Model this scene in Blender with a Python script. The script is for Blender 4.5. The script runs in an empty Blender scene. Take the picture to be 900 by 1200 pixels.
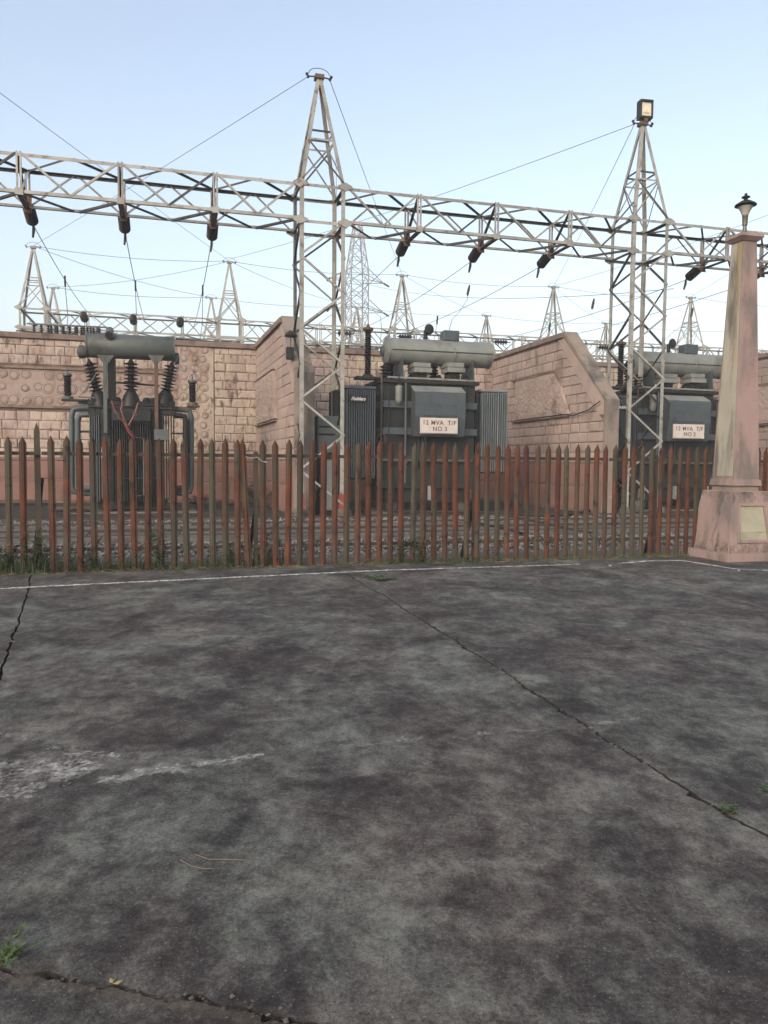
import bpy, math, random
from mathutils import Vector, Matrix
random.seed(7)
SC = bpy.context.scene
COL = SC.collection
R = math.radians

# ------------------------------------------------------------------ camera
PITCH, ROLL, EYE, F = math.atan(57/900), R(0.5), 1.5, 900.0
fw = Vector((0, math.cos(PITCH), -math.sin(PITCH)))
upv = Vector((0, math.sin(PITCH), math.cos(PITCH)))
rt = Vector((1, 0, 0))
cR = rt*math.cos(ROLL) - upv*math.sin(-ROLL)
cU = upv*math.cos(ROLL) + rt*math.sin(-ROLL)
cam = bpy.data.cameras.new('camera')
camo = bpy.data.objects.new('camera', cam)
COL.objects.link(camo)
camo.matrix_world = Matrix(((cR.x, cU.x, -fw.x, 0), (cR.y, cU.y, -fw.y, 0), (cR.z, cU.z, -fw.z, EYE), (0, 0, 0, 1)))
cam.sensor_fit = 'VERTICAL'; cam.sensor_height = 24; cam.lens = 18
cam.clip_start = 0.05; cam.clip_end = 5000
SC.camera = camo

# ------------------------------------------------------------------ sky and sun
SUN_EL, SUN_AZ = R(30), R(207)      # azimuth measured clockwise from +Y
w = bpy.data.worlds.new('World'); SC.world = w; w.use_nodes = True
nt = w.node_tree; bg = nt.nodes['Background']
sky = nt.nodes.new('ShaderNodeTexSky'); sky.sky_type = 'NISHITA'; sky.sun_disc = False
sky.sun_elevation = SUN_EL; sky.sun_rotation = SUN_AZ
sky.air_density = 1.15; sky.dust_density = 5.0; sky.ozone_density = 0.0; sky.altitude = 100
hz = nt.nodes.new('ShaderNodeHueSaturation'); hz.inputs['Saturation'].default_value = 0.82
nt.links.new(sky.outputs[0], hz.inputs['Color']); nt.links.new(hz.outputs[0], bg.inputs[0]); bg.inputs[1].default_value = 0.15
sl = bpy.data.lights.new('sun', 'SUN'); sl.energy = 0.3; sl.angle = R(40); sl.color = (1, .96, .91)
so = bpy.data.objects.new('sun', sl); COL.objects.link(so)
sd = Vector((math.sin(SUN_AZ)*math.cos(SUN_EL), math.cos(SUN_AZ)*math.cos(SUN_EL), math.sin(SUN_EL)))
so.rotation_euler = sd.to_track_quat('Z', 'Y').to_euler()
so.location = sd*60
SC.view_settings.view_transform = 'Standard'; SC.view_settings.look = 'None'
SC.view_settings.exposure = 1.12; SC.view_settings.gamma = 1

# ------------------------------------------------------------------ projection helpers (photo pixels, 900 x 1200)
def ray(px, py): return cR*((px-450)/F) + cU*((600-py)/F) + fw
CAM = Vector((0, 0, EYE))
def gnd(px, py, z=0.0):
    d = ray(px, py); t = (z-EYE)/d.z; return CAM + d*t
def dep(px, py, Y):
    d = ray(px, py); return CAM + d*(Y/d.y)
A = R(15.5); CA, SA = math.cos(A), math.sin(A)
def S(u, v, z=0.0): return Vector((u*CA - v*SA, u*SA + v*CA, z))
def onv(px, py, v):
    d = ray(px, py); t = v/(-d.x*SA + d.y*CA); p = CAM + d*t
    return p.x*CA + p.y*SA, p.z
def onplane(px, py, o, n):
    d = ray(px, py); t = (o-CAM).dot(n)/d.dot(n); return CAM + d*t

# ------------------------------------------------------------------ mesh builder
def perp(d):
    a = Vector((0, 0, 1)) if abs(d.z) < .9 else Vector((1, 0, 0))
    x = d.cross(a).normalized(); return x, d.cross(x).normalized()
class MB:
    def __init__(s): s.v = []; s.f = []; s.m = []; s.cm = 0
    def add(s, vs, fs):
        n = len(s.v); s.v += [tuple(p) for p in vs]
        s.f += [tuple(i+n for i in q) for q in fs]; s.m += [s.cm]*len(fs); return s
    def box(s, x0, x1, y0, y1, z0, z1):
        vs = [(x, y, z) for z in (z0, z1) for y in (y0, y1) for x in (x0, x1)]
        return s.add(vs, [(0,2,3,1),(4,5,7,6),(0,1,5,4),(2,6,7,3),(0,4,6,2),(1,3,7,5)])
    def bbox(s, x0, x1, y0, y1, z0, z1, b):
        # box with bevelled vertical and horizontal edges (chamfer)
        vs = []; 
        for (sx, sy, sz) in [(i, j, k) for k in (0, 1) for j in (0, 1) for i in (0, 1)]:
            X = (x0, x1)[sx]; Y = (y0, y1)[sy]; Z = (z0, z1)[sz]
            dx = b*(1-2*sx); dy = b*(1-2*sy); dz = b*(1-2*sz)
            vs += [(X, Y+dy, Z+dz), (X+dx, Y, Z+dz), (X+dx, Y+dy, Z)]
        c = lambda i, j, k, a: (i + 2*j + 4*k)*3 + a
        fs = []
        fs += [(c(0,0,0,0),c(0,0,1,0),c(0,1,1,0),c(0,1,0,0)), (c(1,0,0,0),c(1,1,0,0),c(1,1,1,0),c(1,0,1,0))]
        fs += [(c(0,0,0,1),c(1,0,0,1),c(1,0,1,1),c(0,0,1,1)), (c(0,1,0,1),c(0,1,1,1),c(1,1,1,1),c(1,1,0,1))]
        fs += [(c(0,0,0,2),c(0,1,0,2),c(1,1,0,2),c(1,0,0,2)), (c(0,0,1,2),c(1,0,1,2),c(1,1,1,2),c(0,1,1,2))]
        for i in (0, 1):
            for j in (0, 1): fs.append((c(i,j,0,0),c(i,j,1,0),c(i,j,1,1),c(i,j,0,1)))
        for i in (0, 1):
            for k in (0, 1): fs.append((c(i,0,k,0),c(i,1,k,0),c(i,1,k,2),c(i,0,k,2)))
        for j in (0, 1):
            for k in (0, 1): fs.append((c(0,j,k,1),c(1,j,k,1),c(1,j,k,2),c(0,j,k,2)))
        for i in (0, 1):
            for j in (0, 1):
                for k in (0, 1): fs.append((c(i,j,k,0),c(i,j,k,1),c(i,j,k,2)))
        return s.add(vs, fs)
    def bar(s, p0, p1, w, t, up=None):
        p0 = Vector(p0); p1 = Vector(p1); d = (p1-p0).normalized()
        if up is None: x, y = perp(d)
        else:
            y = Vector(up); y = (y - d*y.dot(d)).normalized(); x = d.cross(y)
        vs = [p + x*(w/2*a) + y*(t/2*b) for p in (p0, p1) for a, b in ((-1,-1),(1,-1),(1,1),(-1,1))]
        return s.add(vs, [(0,3,2,1),(4,5,6,7),(0,1,5,4),(1,2,6,5),(2,3,7,6),(3,0,4,7)])
    def ell(s, p0, p1, w, t, nx, ny):
        # rolled steel angle: corner on the line, legs along nx and ny
        p0 = Vector(p0); p1 = Vector(p1); d = (p1-p0).normalized()
        x = Vector(nx); x = (x - d*x.dot(d)).normalized(); y = Vector(ny); y = (y - d*y.dot(d) - x*y.dot(x)).normalized()
        prof = [(0,0),(w,0),(w,t),(t,t),(t,w),(0,w)]
        vs = [p + x*a + y*b for p in (p0, p1) for a, b in prof]
        fs = [(i, (i+1)%6, (i+1)%6+6, i+6) for i in range(6)] + [(0,1,2,3),(0,3,4,5),(6,9,8,7),(6,11,10,9)]
        return s.add(vs, fs)
    def tube(s, pts, r, n=6, cap=True):
        pts = [Vector(p) for p in pts]; rs = r if isinstance(r, (list, tuple)) else [r]*len(pts)
        vs = []; px = None
        for i, p in enumerate(pts):
            d = (pts[min(i+1, len(pts)-1)] - pts[max(i-1, 0)]).normalized()
            if px is None: x, _ = perp(d)
            else: x = (px - d*px.dot(d)).normalized()
            px = x; y = d.cross(x)
            vs += [p + (x*math.cos(2*math.pi*k/n) + y*math.sin(2*math.pi*k/n))*rs[i] for k in range(n)]
        fs = [(i*n+k, i*n+(k+1)%n, (i+1)*n+(k+1)%n, (i+1)*n+k) for i in range(len(pts)-1) for k in range(n)]
        if cap: fs += [tuple(range(n-1, -1, -1)), tuple((len(pts)-1)*n+k for k in range(n))]
        return s.add(vs, fs)
    def lathe(s, prof, o, ax, n=14):
        o = Vector(o); ax = Vector(ax).normalized(); x, y = perp(ax); vs = []
        for r, h in prof:
            vs += [o + ax*h + (x*math.cos(2*math.pi*k/n) + y*math.sin(2*math.pi*k/n))*max(r, 1e-4) for k in range(n)]
        fs = [(i*n+k, i*n+(k+1)%n, (i+1)*n+(k+1)%n, (i+1)*n+k) for i in range(len(prof)-1) for k in range(n)]
        fs += [tuple(range(n-1, -1, -1)), tuple((len(prof)-1)*n+k for k in range(n))]
        return s.add(vs, fs)
    def prism(s, poly, f0, f1):
        n = len(poly)
        vs = [f0(p) for p in poly] + [f1(p) for p in poly]
        return s.add(vs, [tuple(range(n-1, -1, -1)), tuple(range(n, 2*n))] + [(i, (i+1)%n, (i+1)%n+n, i+n) for i in range(n)])
    def mesh(s, name, mats, smooth=False):
        me = bpy.data.meshes.new(name); me.from_pydata(s.v, [], s.f)
        for m in (mats if isinstance(mats, (list, tuple)) else [mats]): me.materials.append(m)
        me.polygons.foreach_set('material_index', s.m)
        if smooth: 
            me.polygons.foreach_set('use_smooth', [True]*len(s.f))
            try: me.set_sharp_from_angle(angle=R(38))
            except Exception: pass
        me.update(); return me
    def build(s, name, mats, parent=None, smooth=False, kind=None, fix=True):
        me = s.mesh(name, mats, smooth)
        if fix:
            import bmesh
            b = bmesh.new(); b.from_mesh(me); bmesh.ops.recalc_face_normals(b, faces=b.faces); b.to_mesh(me); b.free()
        return link(name, me, parent, kind)
def link(name, me, parent=None, kind=None, loc=None, rot=None, scale=None):
    o = bpy.data.objects.new(name, me); COL.objects.link(o)
    if parent: o.parent = parent
    if kind: o['kind'] = kind
    if loc is not None: o.location = loc
    if rot is not None: o.rotation_euler = rot
    if scale is not None: o.scale = scale
    return o
def tag(o, label, cat, group=None):
    o['label'] = label; o['category'] = cat
    if group: o['group'] = group
    return o
def thing(name, label, cat, loc=(0,0,0), rz=0, group=None):
    o = link(name, None, loc=loc, rot=(0, 0, rz)); return tag(o, label, cat, group)
def kids(o): return [c for c in bpy.data.objects if c.parent == o]
def copy_tree(o, loc, label, group=None):
    c = o.copy(); COL.objects.link(c); c.location = loc; c['label'] = label
    if group: c['group'] = group
    for ch in kids(o):
        d = ch.copy(); COL.objects.link(d); d.parent = c
        for g in kids(ch):
            e = g.copy(); COL.objects.link(e); e.parent = d
    return c

# ------------------------------------------------------------------ materials
def ramp(n, stops):
    e = n.color_ramp.elements
    while len(e) < len(stops): e.new(.5)
    for k, (p, c) in zip(e, stops): k.position = p; k.color = (*c, 1) if len(c) == 3 else c
def mk(name, c1, c2, scale=3, rough=.8, metal=0, bump=.15, bs=60, stains=(), rnd=None, stretch=(1,1,1), world=False, spec=.5, detail=6, vary=.0):
    m = bpy.data.materials.new(name); m.use_nodes = True; n = m.node_tree.nodes; L = m.node_tree.links.new
    b = n['Principled BSDF']; b.inputs['Roughness'].default_value = rough; b.inputs['Metallic'].default_value = metal
    b.inputs['Specular IOR Level'].default_value = spec
    oi = n.new('ShaderNodeObjectInfo')
    if world: src = n.new('ShaderNodeNewGeometry').outputs['Position']
    else:
        tc = n.new('ShaderNodeTexCoord'); ad = n.new('ShaderNodeVectorMath'); ad.operation = 'MULTIPLY_ADD'
        L(oi.outputs['Random'], ad.inputs[0]); ad.inputs[1].default_value = (37, 51, 23); L(tc.outputs['Object'], ad.inputs[2]); src = ad.outputs[0]
    mp = n.new('ShaderNodeMapping'); mp.inputs['Scale'].default_value = stretch; L(src, mp.inputs[0])
    def noise(sc, det=detail, ro=.6, vec=None):
        t = n.new('ShaderNodeTexNoise'); t.inputs['Scale'].default_value = sc; t.inputs['Detail'].default_value = det; t.inputs['Roughness'].default_value = ro
        L(vec or mp.outputs[0], t.inputs['Vector']); return t.outputs['Fac']
    def mix(fac, a, bcol):
        x = n.new('ShaderNodeMix'); x.data_type = 'RGBA'; L(fac, x.inputs[0])
        if isinstance(a, tuple): x.inputs[6].default_value = (*a, 1)
        else: L(a, x.inputs[6])
        if isinstance(bcol, tuple): x.inputs[7].default_value = (*bcol, 1)
        else: L(bcol, x.inputs[7])
        return x.outputs[2]
    def thr(f, lo, hi):
        r = n.new('ShaderNodeMapRange'); r.inputs[1].default_value = lo; r.inputs[2].default_value = hi; r.interpolation_type = 'SMOOTHSTEP'; L(f, r.inputs[0]); return r.outputs[0]
    c = mix(thr(noise(scale), .36, .64), c1, c2)
    if rnd:
        c = mix(thr(oi.outputs['Random'], rnd[1], rnd[2]), c, mix(thr(noise(scale*1.7), .35, .65), rnd[0], tuple(k*.7 for k in rnd[0])))
    for col, sc, lo, hi, st in stains:
        m2 = n.new('ShaderNodeMapping'); m2.inputs['Scale'].default_value = st; L(src, m2.inputs[0])
        c = mix(thr(noise(sc, 8, .65, m2.outputs[0]), lo, hi), c, col)
    if vary:
        hs = n.new('ShaderNodeHueSaturation'); L(c, hs.inputs['Color'])
        r = n.new('ShaderNodeMapRange'); r.inputs[3].default_value = 1-vary; r.inputs[4].default_value = 1+vary; L(oi.outputs['Random'], r.inputs[0]); L(r.outputs[0], hs.inputs['Value']); c = hs.outputs[0]
    L(c, b.inputs['Base Color'])
    if bump:
        bp = n.new('ShaderNodeBump'); bp.inputs['Strength'].default_value = bump; bp.inputs['Distance'].default_value = .06 if world else .02
        L(noise(bs, 5, .7), bp.inputs['Height']); L(bp.outputs[0], b.inputs['Normal'])
    return m
U1 = (1, 1, 1)
M = {}
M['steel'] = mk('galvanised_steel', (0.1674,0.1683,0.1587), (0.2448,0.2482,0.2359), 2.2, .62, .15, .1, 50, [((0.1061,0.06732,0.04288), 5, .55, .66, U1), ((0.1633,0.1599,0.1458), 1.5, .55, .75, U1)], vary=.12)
M['steel_dark'] = mk('dark_and_shaded_steel', (0.03069,0.03013,0.0279), (0.05022,0.04883,0.04464), 2.2, .65, .15, .1, 50, [((0.02511,0.01395,0.00837), 4, .55, .7, U1)], vary=.2, spec=0.2)  # near-black steel; paints shade onto side, back and underside lattice members
M['rust_steel'] = mk('rusty_brown_steel', (0.096,0.048,0.027), (0.06,0.033,0.024), 4, .8, .1, .15, 60)
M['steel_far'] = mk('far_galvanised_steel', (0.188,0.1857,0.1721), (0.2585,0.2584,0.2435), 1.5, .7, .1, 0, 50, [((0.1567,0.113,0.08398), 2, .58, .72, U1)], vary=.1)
M['porcelain'] = mk('black_brown_porcelain', (0.002822,0.002117,0.002117), (0.005174,0.003528,0.003293), 4, .3, 0, 0, spec=0.15)
M['wire'] = mk('aluminium_wire', (.11,.11,.11), (.16,.16,.16), 5, .5, .5, 0)
M['black'] = mk('black_painted_metal', (0.0098,0.0098,0.0098), (0.0168,0.0161,0.0154), 6, .55, 0, .1, spec=0.2)
M['picket'] = mk('rusty_palisade_paint', (0.0738,0.0252,0.0135), (0.045,0.018,0.0117), 3.2, .82, 0, .25, 90,
                 [((0.0414,0.0369,0.027), 2.0, .46, .60, (1,1,.4)), ((0.0144,0.009,0.0072), 6, .55, .68, U1), ((0.1215,0.0342,0.0153), 3.4, .60, .72, (1,1,.6)), ((0.0468,0.0504,0.0414), 8, .66, .74, U1)], rnd=((0.0387,0.036,0.0261), .76, 1.0), vary=.2, spec=0.25)
M['rail'] = mk('weathered_fence_rail', (0.03,0.024,0.018), (0.0432,0.0348,0.027), 3, .8, 0, .2, 60, spec=0.25)
pinkst = [((.35,.295,.235), .55, .40, .60, (1,1,1.1)), ((.19,.125,.105), 1.6, .50, .68, (1,1,.4)), ((.36,.32,.26), 7, .58, .72, (1,1,1)), ((.095,.07,.055), 4.5, .53, .68, (1,1,.5)), ((.055,.04,.035), 11, .58, .70, (1.2,1.2,.5))]
M['pink'] = mk('pink_painted_stone', (0.2606,0.2003,0.1832), (0.3176,0.254,0.229), 1.3, .88, 0, .45, 22, pinkst, world=True, vary=.10)
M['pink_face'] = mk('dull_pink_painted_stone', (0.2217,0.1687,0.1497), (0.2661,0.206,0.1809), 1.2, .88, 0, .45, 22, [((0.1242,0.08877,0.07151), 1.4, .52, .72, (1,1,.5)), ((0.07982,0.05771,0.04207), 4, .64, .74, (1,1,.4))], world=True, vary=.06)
M['dado'] = mk('salmon_dado_paint', (0.1282,0.06799,0.05707), (0.1569,0.0842,0.07087), 1.0, .85, 0, .25, 18, [((0.07047,0.03885,0.03004), 1.5, .58, .75, (1,1,.4)), ((0.06406,0.03885,0.02703), 4, .66, .76, (1,1,.4))], world=True)
M['mortar'] = mk('dirty_wall_joint', (0.068,0.0416,0.032), (0.152,0.1,0.08), 1.3, .95, 0, .3, 40, [((0.04,0.0256,0.02), 1.2, .5, .66, U1)], world=True)
M['mortar_soft'] = mk('painted_wall_joint', (0.1275,0.085,0.07225), (0.08075,0.05525,0.0442), 2.0, .95, 0, .3, 40, [((0.0595,0.03825,0.02975), 1.1, .56, .7, (1,1,.5))], world=True)
M['coping'] = mk('stained_brown_coping', (0.1707,0.124,0.1055), (0.1203,0.088,0.07421), 1.6, .9, 0, .3, 30, [((0.06208,0.044,0.03515), 2.2, .52, .68, U1)], world=True)
M['endcap'] = mk('grey_weathered_plaster', (0.1402,0.1148,0.1), (0.1855,0.153,0.1314), 1.1, .92, 0, .3, 30, [((0.06184,0.05525,0.04917), 1.0, .46, .64, (1,1,.4)), ((0.2144,0.1615,0.1399), 3, .6, .7, U1)], world=True)
M['tx'] = mk('grey_transformer_paint', (0.03545,0.0474,0.05643), (0.04767,0.05988,0.06798), 1.6, .5, 0, .08, 40, [((0.02751,0.02931,0.02693), 2.4, .52, .7, (1,1,.5)), ((0.06112,0.04054,0.02885), 5, .66, .76, U1)], vary=.04, spec=0.3)
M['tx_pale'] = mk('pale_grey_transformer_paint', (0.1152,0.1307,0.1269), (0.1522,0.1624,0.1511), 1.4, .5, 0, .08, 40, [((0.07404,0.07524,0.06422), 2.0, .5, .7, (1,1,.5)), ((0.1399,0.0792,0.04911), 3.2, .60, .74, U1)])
M['tx_dark'] = mk('dark_oily_transformer_paint', (0.004631,0.005432,0.005508), (0.006948,0.0078,0.007763), 2.0, .45, 0, .1, 40, [((0.002546,0.002599,0.002504), 2.5, .5, .66, U1)], spec=0.2)
M['tx_old'] = mk('grimy_green_grey_paint', (0.01157,0.01433,0.01519), (0.01735,0.02024,0.02056), 1.8, .55, 0, .12, 40, [((0.007024,0.007167,0.006703), 2.2, .5, .66, (1,1,.4))], spec=0.2)
M['tx_oldpale'] = mk('mossy_grey_conservator_paint', (0.04767,0.05926,0.0595), (0.06601,0.07609,0.0747), 1.6, .55, 0, .1, 40, [((0.07335,0.05301,0.03967), 2.2, .56, .72, U1), ((0.02751,0.03119,0.02975), 1.4, .52, .68, (1,1,.6))], spec=0.3)
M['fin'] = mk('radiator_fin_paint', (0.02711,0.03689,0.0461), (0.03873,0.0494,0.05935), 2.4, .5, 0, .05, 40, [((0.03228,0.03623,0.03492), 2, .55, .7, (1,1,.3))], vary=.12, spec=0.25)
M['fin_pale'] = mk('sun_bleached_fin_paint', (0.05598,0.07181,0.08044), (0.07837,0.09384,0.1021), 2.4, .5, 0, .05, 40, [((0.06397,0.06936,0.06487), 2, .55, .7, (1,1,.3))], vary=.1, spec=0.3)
M['plate'] = mk('cream_sign_paint', (0.3463,0.3145,0.299), (0.3958,0.3655,0.3481), 5, .7, 0, .05, 60, [((0.2473,0.1615,0.116), 6, .64, .76, U1)])
M['ink'] = mk('brown_sign_lettering', (.07,.035,.03), (.10,.05,.04), 20, .7, 0, 0)
M['silver'] = mk('silver_lettering', (.35,.36,.35), (.45,.45,.44), 20, .5, .2, 0)
M['redcable'] = mk('red_cable_sheath', (0.1102,0.01287,0.008085), (0.08085,0.01103,0.00735), 9, .5, 0, 0)
M['redband'] = mk('red_danger_paint', (0.198,0.021,0.015), (0.144,0.024,0.018), 5, .7, 0, .1)
M['whiteband'] = mk('dirty_white_paint', (0.55,0.53,0.48), (0.42,0.4,0.36), 5, .8, 0, .1)
M['pillar'] = mk('aged_pink_plaster', (0.2212,0.1562,0.1481), (0.1926,0.1367,0.1303), 1.5, .92, 0, .35, 40,
                 [((0.1091,0.09072,0.08705), 1.3, .42, .62, (1.442,1.4,0.423)), ((0.04196,0.03696,0.03565), 2.6, .58, .72, (1.339,1.3,0.423)), ((0.386,0.336,0.3067), 6, .66, .76, U1)])
M['cream'] = mk('stained_cream_plaster', (0.2142,0.2037,0.1667), (0.2486,0.2341,0.1938), 1.8, .9, 0, .3, 40,
                [((0.1814,0.1318,0.05801), 1.8, .50, .64, (2.4,2.4,.14)), ((0.08245,0.0782,0.0714), 2.6, .50, .68, (1.6,1.6,.25))])
M['panelcream'] = mk('pale_yellow_plaster', (0.2061,0.1997,0.1473), (0.2391,0.2338,0.1785), 3, .9, 0, .25, 40, [((0.1237,0.102,0.0714), 2.2, .62, .76, (1,1,.7))])
M['concrete_pad'] = mk('pale_yard_concrete', (0.06011,0.05642,0.05179), (0.09944,0.0948,0.08784), 1.3, .95, 0, .5, 14, [((0.03237,0.02774,0.02312), 2.2, .52, .68, U1)], world=True, spec=0.2)
M['gravelbed'] = mk('grey_gravel_bed', (0.01882,0.01882,0.01882), (0.04704,0.04704,0.04704), 9, .95, 0, .9, 18, world=True, spec=0.1)
M['crumb'] = mk('broken_concrete', (.035,.031,.028), (.085,.08,.073), 9, .95, 0, .3, 60, world=True)
M['stone'] = mk('grey_ballast_stone', (0.0781,0.0781,0.07952), (0.1775,0.1775,0.181), 4, .9, 0, .2, 30, world=True, spec=0.2)
M['soil'] = mk('dry_brown_soil', (.055,.042,.032), (.085,.068,.05), 2.5, .97, 0, .6, 20, [((.03,.025,.02), 1.2, .5, .65, U1)], world=True)
M['soil_joint_shade'] = mk('dark_soil_joint_shade', (.010,.009,.008), (.020,.017,.014), 2.5, .97, 0, .6, 20, world=True)
M['leaf_bright'] = mk('fresh_green_leaf', (0.021,0.049,0.014), (0.0315,0.07,0.021), 8, .6, 0, 0, world=True)
M['oldrail'] = mk('rusty_track_rail', (0.0245,0.01575,0.01155), (0.0385,0.02625,0.01925), 3, .7, .2, .2, 50)
M['grass'] = mk('weedy_green_leaf', (0.0224,0.04,0.0128), (0.0384,0.0576,0.0192), 3, .7, 0, 0, world=True)
M['grass_dry'] = mk('dry_straw', (.22,.17,.07), (.15,.12,.05), 6, .8, 0, 0)
M['leaf'] = mk('dark_weed_leaf', (0.0204,0.0442,0.0136), (0.03825,0.06375,0.0187), 8, .6, 0, 0, world=True)
M['stem'] = mk('weed_stem', (.07,.06,.03), (.10,.08,.04), 8, .8, 0, 0)
M['twig'] = mk('dry_twig_bark', (.085,.065,.045), (.12,.09,.06), 12, .8, 0, 0)
M['kiosk'] = mk('pale_blue_grey_cabinet_paint', (0.128,0.156,0.16), (0.16,0.184,0.184), 2, .6, 0, .1, 40, [((0.096,0.096,0.08), 2.5, .55, .72, (1,1,.4))])
M['lampglass'] = mk('clouded_lamp_glass', (0.3,0.3,0.276), (0.252,0.252,0.228), 6, .25, 0, 0)
M['flood'] = mk('warm_flood_reflector', (.42,.39,.30), (.50,.47,.38), 8, .3, 0, 0)
M['brass'] = mk('dull_lamp_metal', (.10,.09,.075), (.07,.06,.05), 8, .45, .4, 0)

def ground_mat():
    m = bpy.data.materials.new('stained_cast_concrete'); m.use_nodes = True; n = m.node_tree.nodes; L = m.node_tree.links.new
    b = n['Principled BSDF']; b.inputs['Roughness'].default_value = .92; b.inputs['Specular IOR Level'].default_value = .22
    g = n.new('ShaderNodeNewGeometry')
    def mp(s, l=(0,0,0), r=0):
        q = n.new('ShaderNodeMapping'); q.inputs['Scale'].default_value = s; q.inputs['Location'].default_value = l; q.inputs['Rotation'].default_value = (0,0,r); L(g.outputs['Position'], q.inputs[0]); return q.outputs[0]
    def noise(v, sc, d=8, ro=.6, dist=0):
        t = n.new('ShaderNodeTexNoise'); t.inputs['Scale'].default_value = sc; t.inputs['Detail'].default_value = d; t.inputs['Roughness'].default_value = ro; t.inputs['Distortion'].default_value = dist; L(v, t.inputs['Vector']); return t.outputs['Fac']
    def mr(f, a, c, lo=0, hi=1):
        r = n.new('ShaderNodeMapRange'); r.inputs[1].default_value = a; r.inputs[2].default_value = c; r.inputs[3].default_value = lo; r.inputs[4].default_value = hi; r.interpolation_type = 'SMOOTHSTEP'; L(f, r.inputs[0]); return r.outputs[0]
    def mix(f, a, c, bt='MIX'):
        x = n.new('ShaderNodeMix'); x.data_type = 'RGBA'; x.blend_type = bt
        if isinstance(f, float): x.inputs[0].default_value = f
        else: L(f, x.inputs[0])
        for k, q in ((6, a), (7, c)):
            if isinstance(q, tuple): x.inputs[k].default_value = (*q, 1)
            else: L(q, x.inputs[k])
        return x.outputs[2]
    v1 = mp((1, .8, 1), (3.1, 1.7, 0), .2)
    big = noise(v1, 1.25, 5, .62, .6); mid = noise(v1, 4.2, 6, .66, .4); small = noise(v1, 15, 6, .7, .2); tint = noise(v1, .8, 6, .65)
    fine = noise(mp(U1), 62, 4, .75); grit = noise(mp(U1), 150, 3, .8)
    def madd(f, k, add):
        a = n.new('ShaderNodeMath'); a.operation = 'MULTIPLY_ADD'; L(f, a.inputs[0]); a.inputs[1].default_value = k
        if isinstance(add, float): a.inputs[2].default_value = add
        else: L(add, a.inputs[2])
        return a.outputs[0]
    tot = madd(big, 1.0, madd(mid, .95, madd(small, .8, madd(fine, .7, madd(grit, .6, 0.0)))))
    val = mr(tot, 1.60, 2.44)
    def cr(stops):
        k = n.new('ShaderNodeValToRGB'); ramp(k, stops); L(val, k.inputs[0]); return k.outputs[0]
    warm = cr([(0,(.011,.009,.0095)), (.28,(.028,.023,.0235)), (.5,(.049,.043,.042)), (.74,(.076,.073,.068)), (1,(.130,.127,.118))])
    cool = cr([(0,(.010,.0095,.010)), (.28,(.025,.0245,.025)), (.5,(.046,.047,.045)), (.74,(.074,.079,.073)), (1,(.126,.133,.122))])
    c = mix(mr(tint, .40, .60), warm, cool)
    c = mix(mr(noise(mp((1,1,1), (5,1,0)), 95, 2, .6), .66, .72, 0, .7), c, (.20,.195,.18))
    c = mix(mr(noise(mp((1,1,1), (2,8,0)), 70, 2, .6), .65, .71, 0, .8), c, (.012,.011,.011))
    L(c, b.inputs['Base Color'])
    bp = n.new('ShaderNodeBump'); bp.inputs['Strength'].default_value = .55; bp.inputs['Distance'].default_value = .008; L(fine, bp.inputs['Height'])
    b2 = n.new('ShaderNodeBump'); b2.inputs['Strength'].default_value = .4; b2.inputs['Distance'].default_value = .03; L(mid, b2.inputs['Height']); L(b2.outputs[0], bp.inputs['Normal'])
    L(bp.outputs[0], b.inputs['Normal'])
    return m
M['ground'] = ground_mat()
def paint_mat(name, col, lo, hi, sc, stretch=U1, soft=None, amax=1.0):
    m = bpy.data.materials.new(name); m.use_nodes = True; n = m.node_tree.nodes; L = m.node_tree.links.new
    b = n['Principled BSDF']; b.inputs['Base Color'].default_value = (*col, 1); b.inputs['Roughness'].default_value = .9
    g = n.new('ShaderNodeNewGeometry'); q = n.new('ShaderNodeMapping'); q.inputs['Scale'].default_value = stretch; L(g.outputs['Position'], q.inputs[0])
    t = n.new('ShaderNodeTexNoise'); t.inputs['Scale'].default_value = sc; t.inputs['Detail'].default_value = 9; t.inputs['Roughness'].default_value = .72; L(q.outputs[0], t.inputs['Vector'])
    r = n.new('ShaderNodeMapRange'); r.inputs[1].default_value = lo; r.inputs[2].default_value = hi; 
    fac = t.outputs['Fac']
    t2 = n.new('ShaderNodeTexNoise'); t2.inputs['Scale'].default_value = sc*5; t2.inputs['Detail'].default_value = 5; t2.inputs['Roughness'].default_value = .75; L(q.outputs[0], t2.inputs['Vector'])
    def m_(op, a, b_, c_=None):
        k = n.new('ShaderNodeMath'); k.operation = op
        for idx, val in enumerate((a, b_, c_)):
            if val is None: continue
            if isinstance(val, (int, float)): k.inputs[idx].default_value = val
            else: L(val, k.inputs[idx])
        return k.outputs[0]
    at = n.new('ShaderNodeAttribute'); at.attribute_name = 'wear'
    tot = m_('MULTIPLY_ADD', fac, 2.6, m_('MULTIPLY_ADD', t2.outputs['Fac'], 2.0, -1.8))
    fac = m_('MULTIPLY_ADD', at.outputs['Fac'], soft or 0, m_('SUBTRACT', tot, soft or 0))
    L(fac, r.inputs[0]); r.inputs[4].default_value = amax; L(r.outputs[0], b.inputs['Alpha'])
    return m
M['line'] = paint_mat('worn_white_line_paint', (.52,.51,.49), .10, .75, 9, soft=.5, amax=.85)
M['smudge'] = paint_mat('spilled_lime_wash', (.42,.42,.405), .25, 1.05, 7, (1, 1, 1), soft=1.0, amax=.62)

M['smudge_faint'] = paint_mat('faint_lime_wash', (.34,.34,.33), .45, 1.3, 8, (1, 1, 1), soft=.8, amax=.6)

# ------------------------------------------------------------------ ground
g = MB(); g.add([(-600,-200,-.09),(600,-200,-.09),(600,900,-.09),(-600,900,-.09)], [(0,1,2,3)])
g.build('ground', M['soil_joint_shade'], kind='structure', fix=False)
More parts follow.
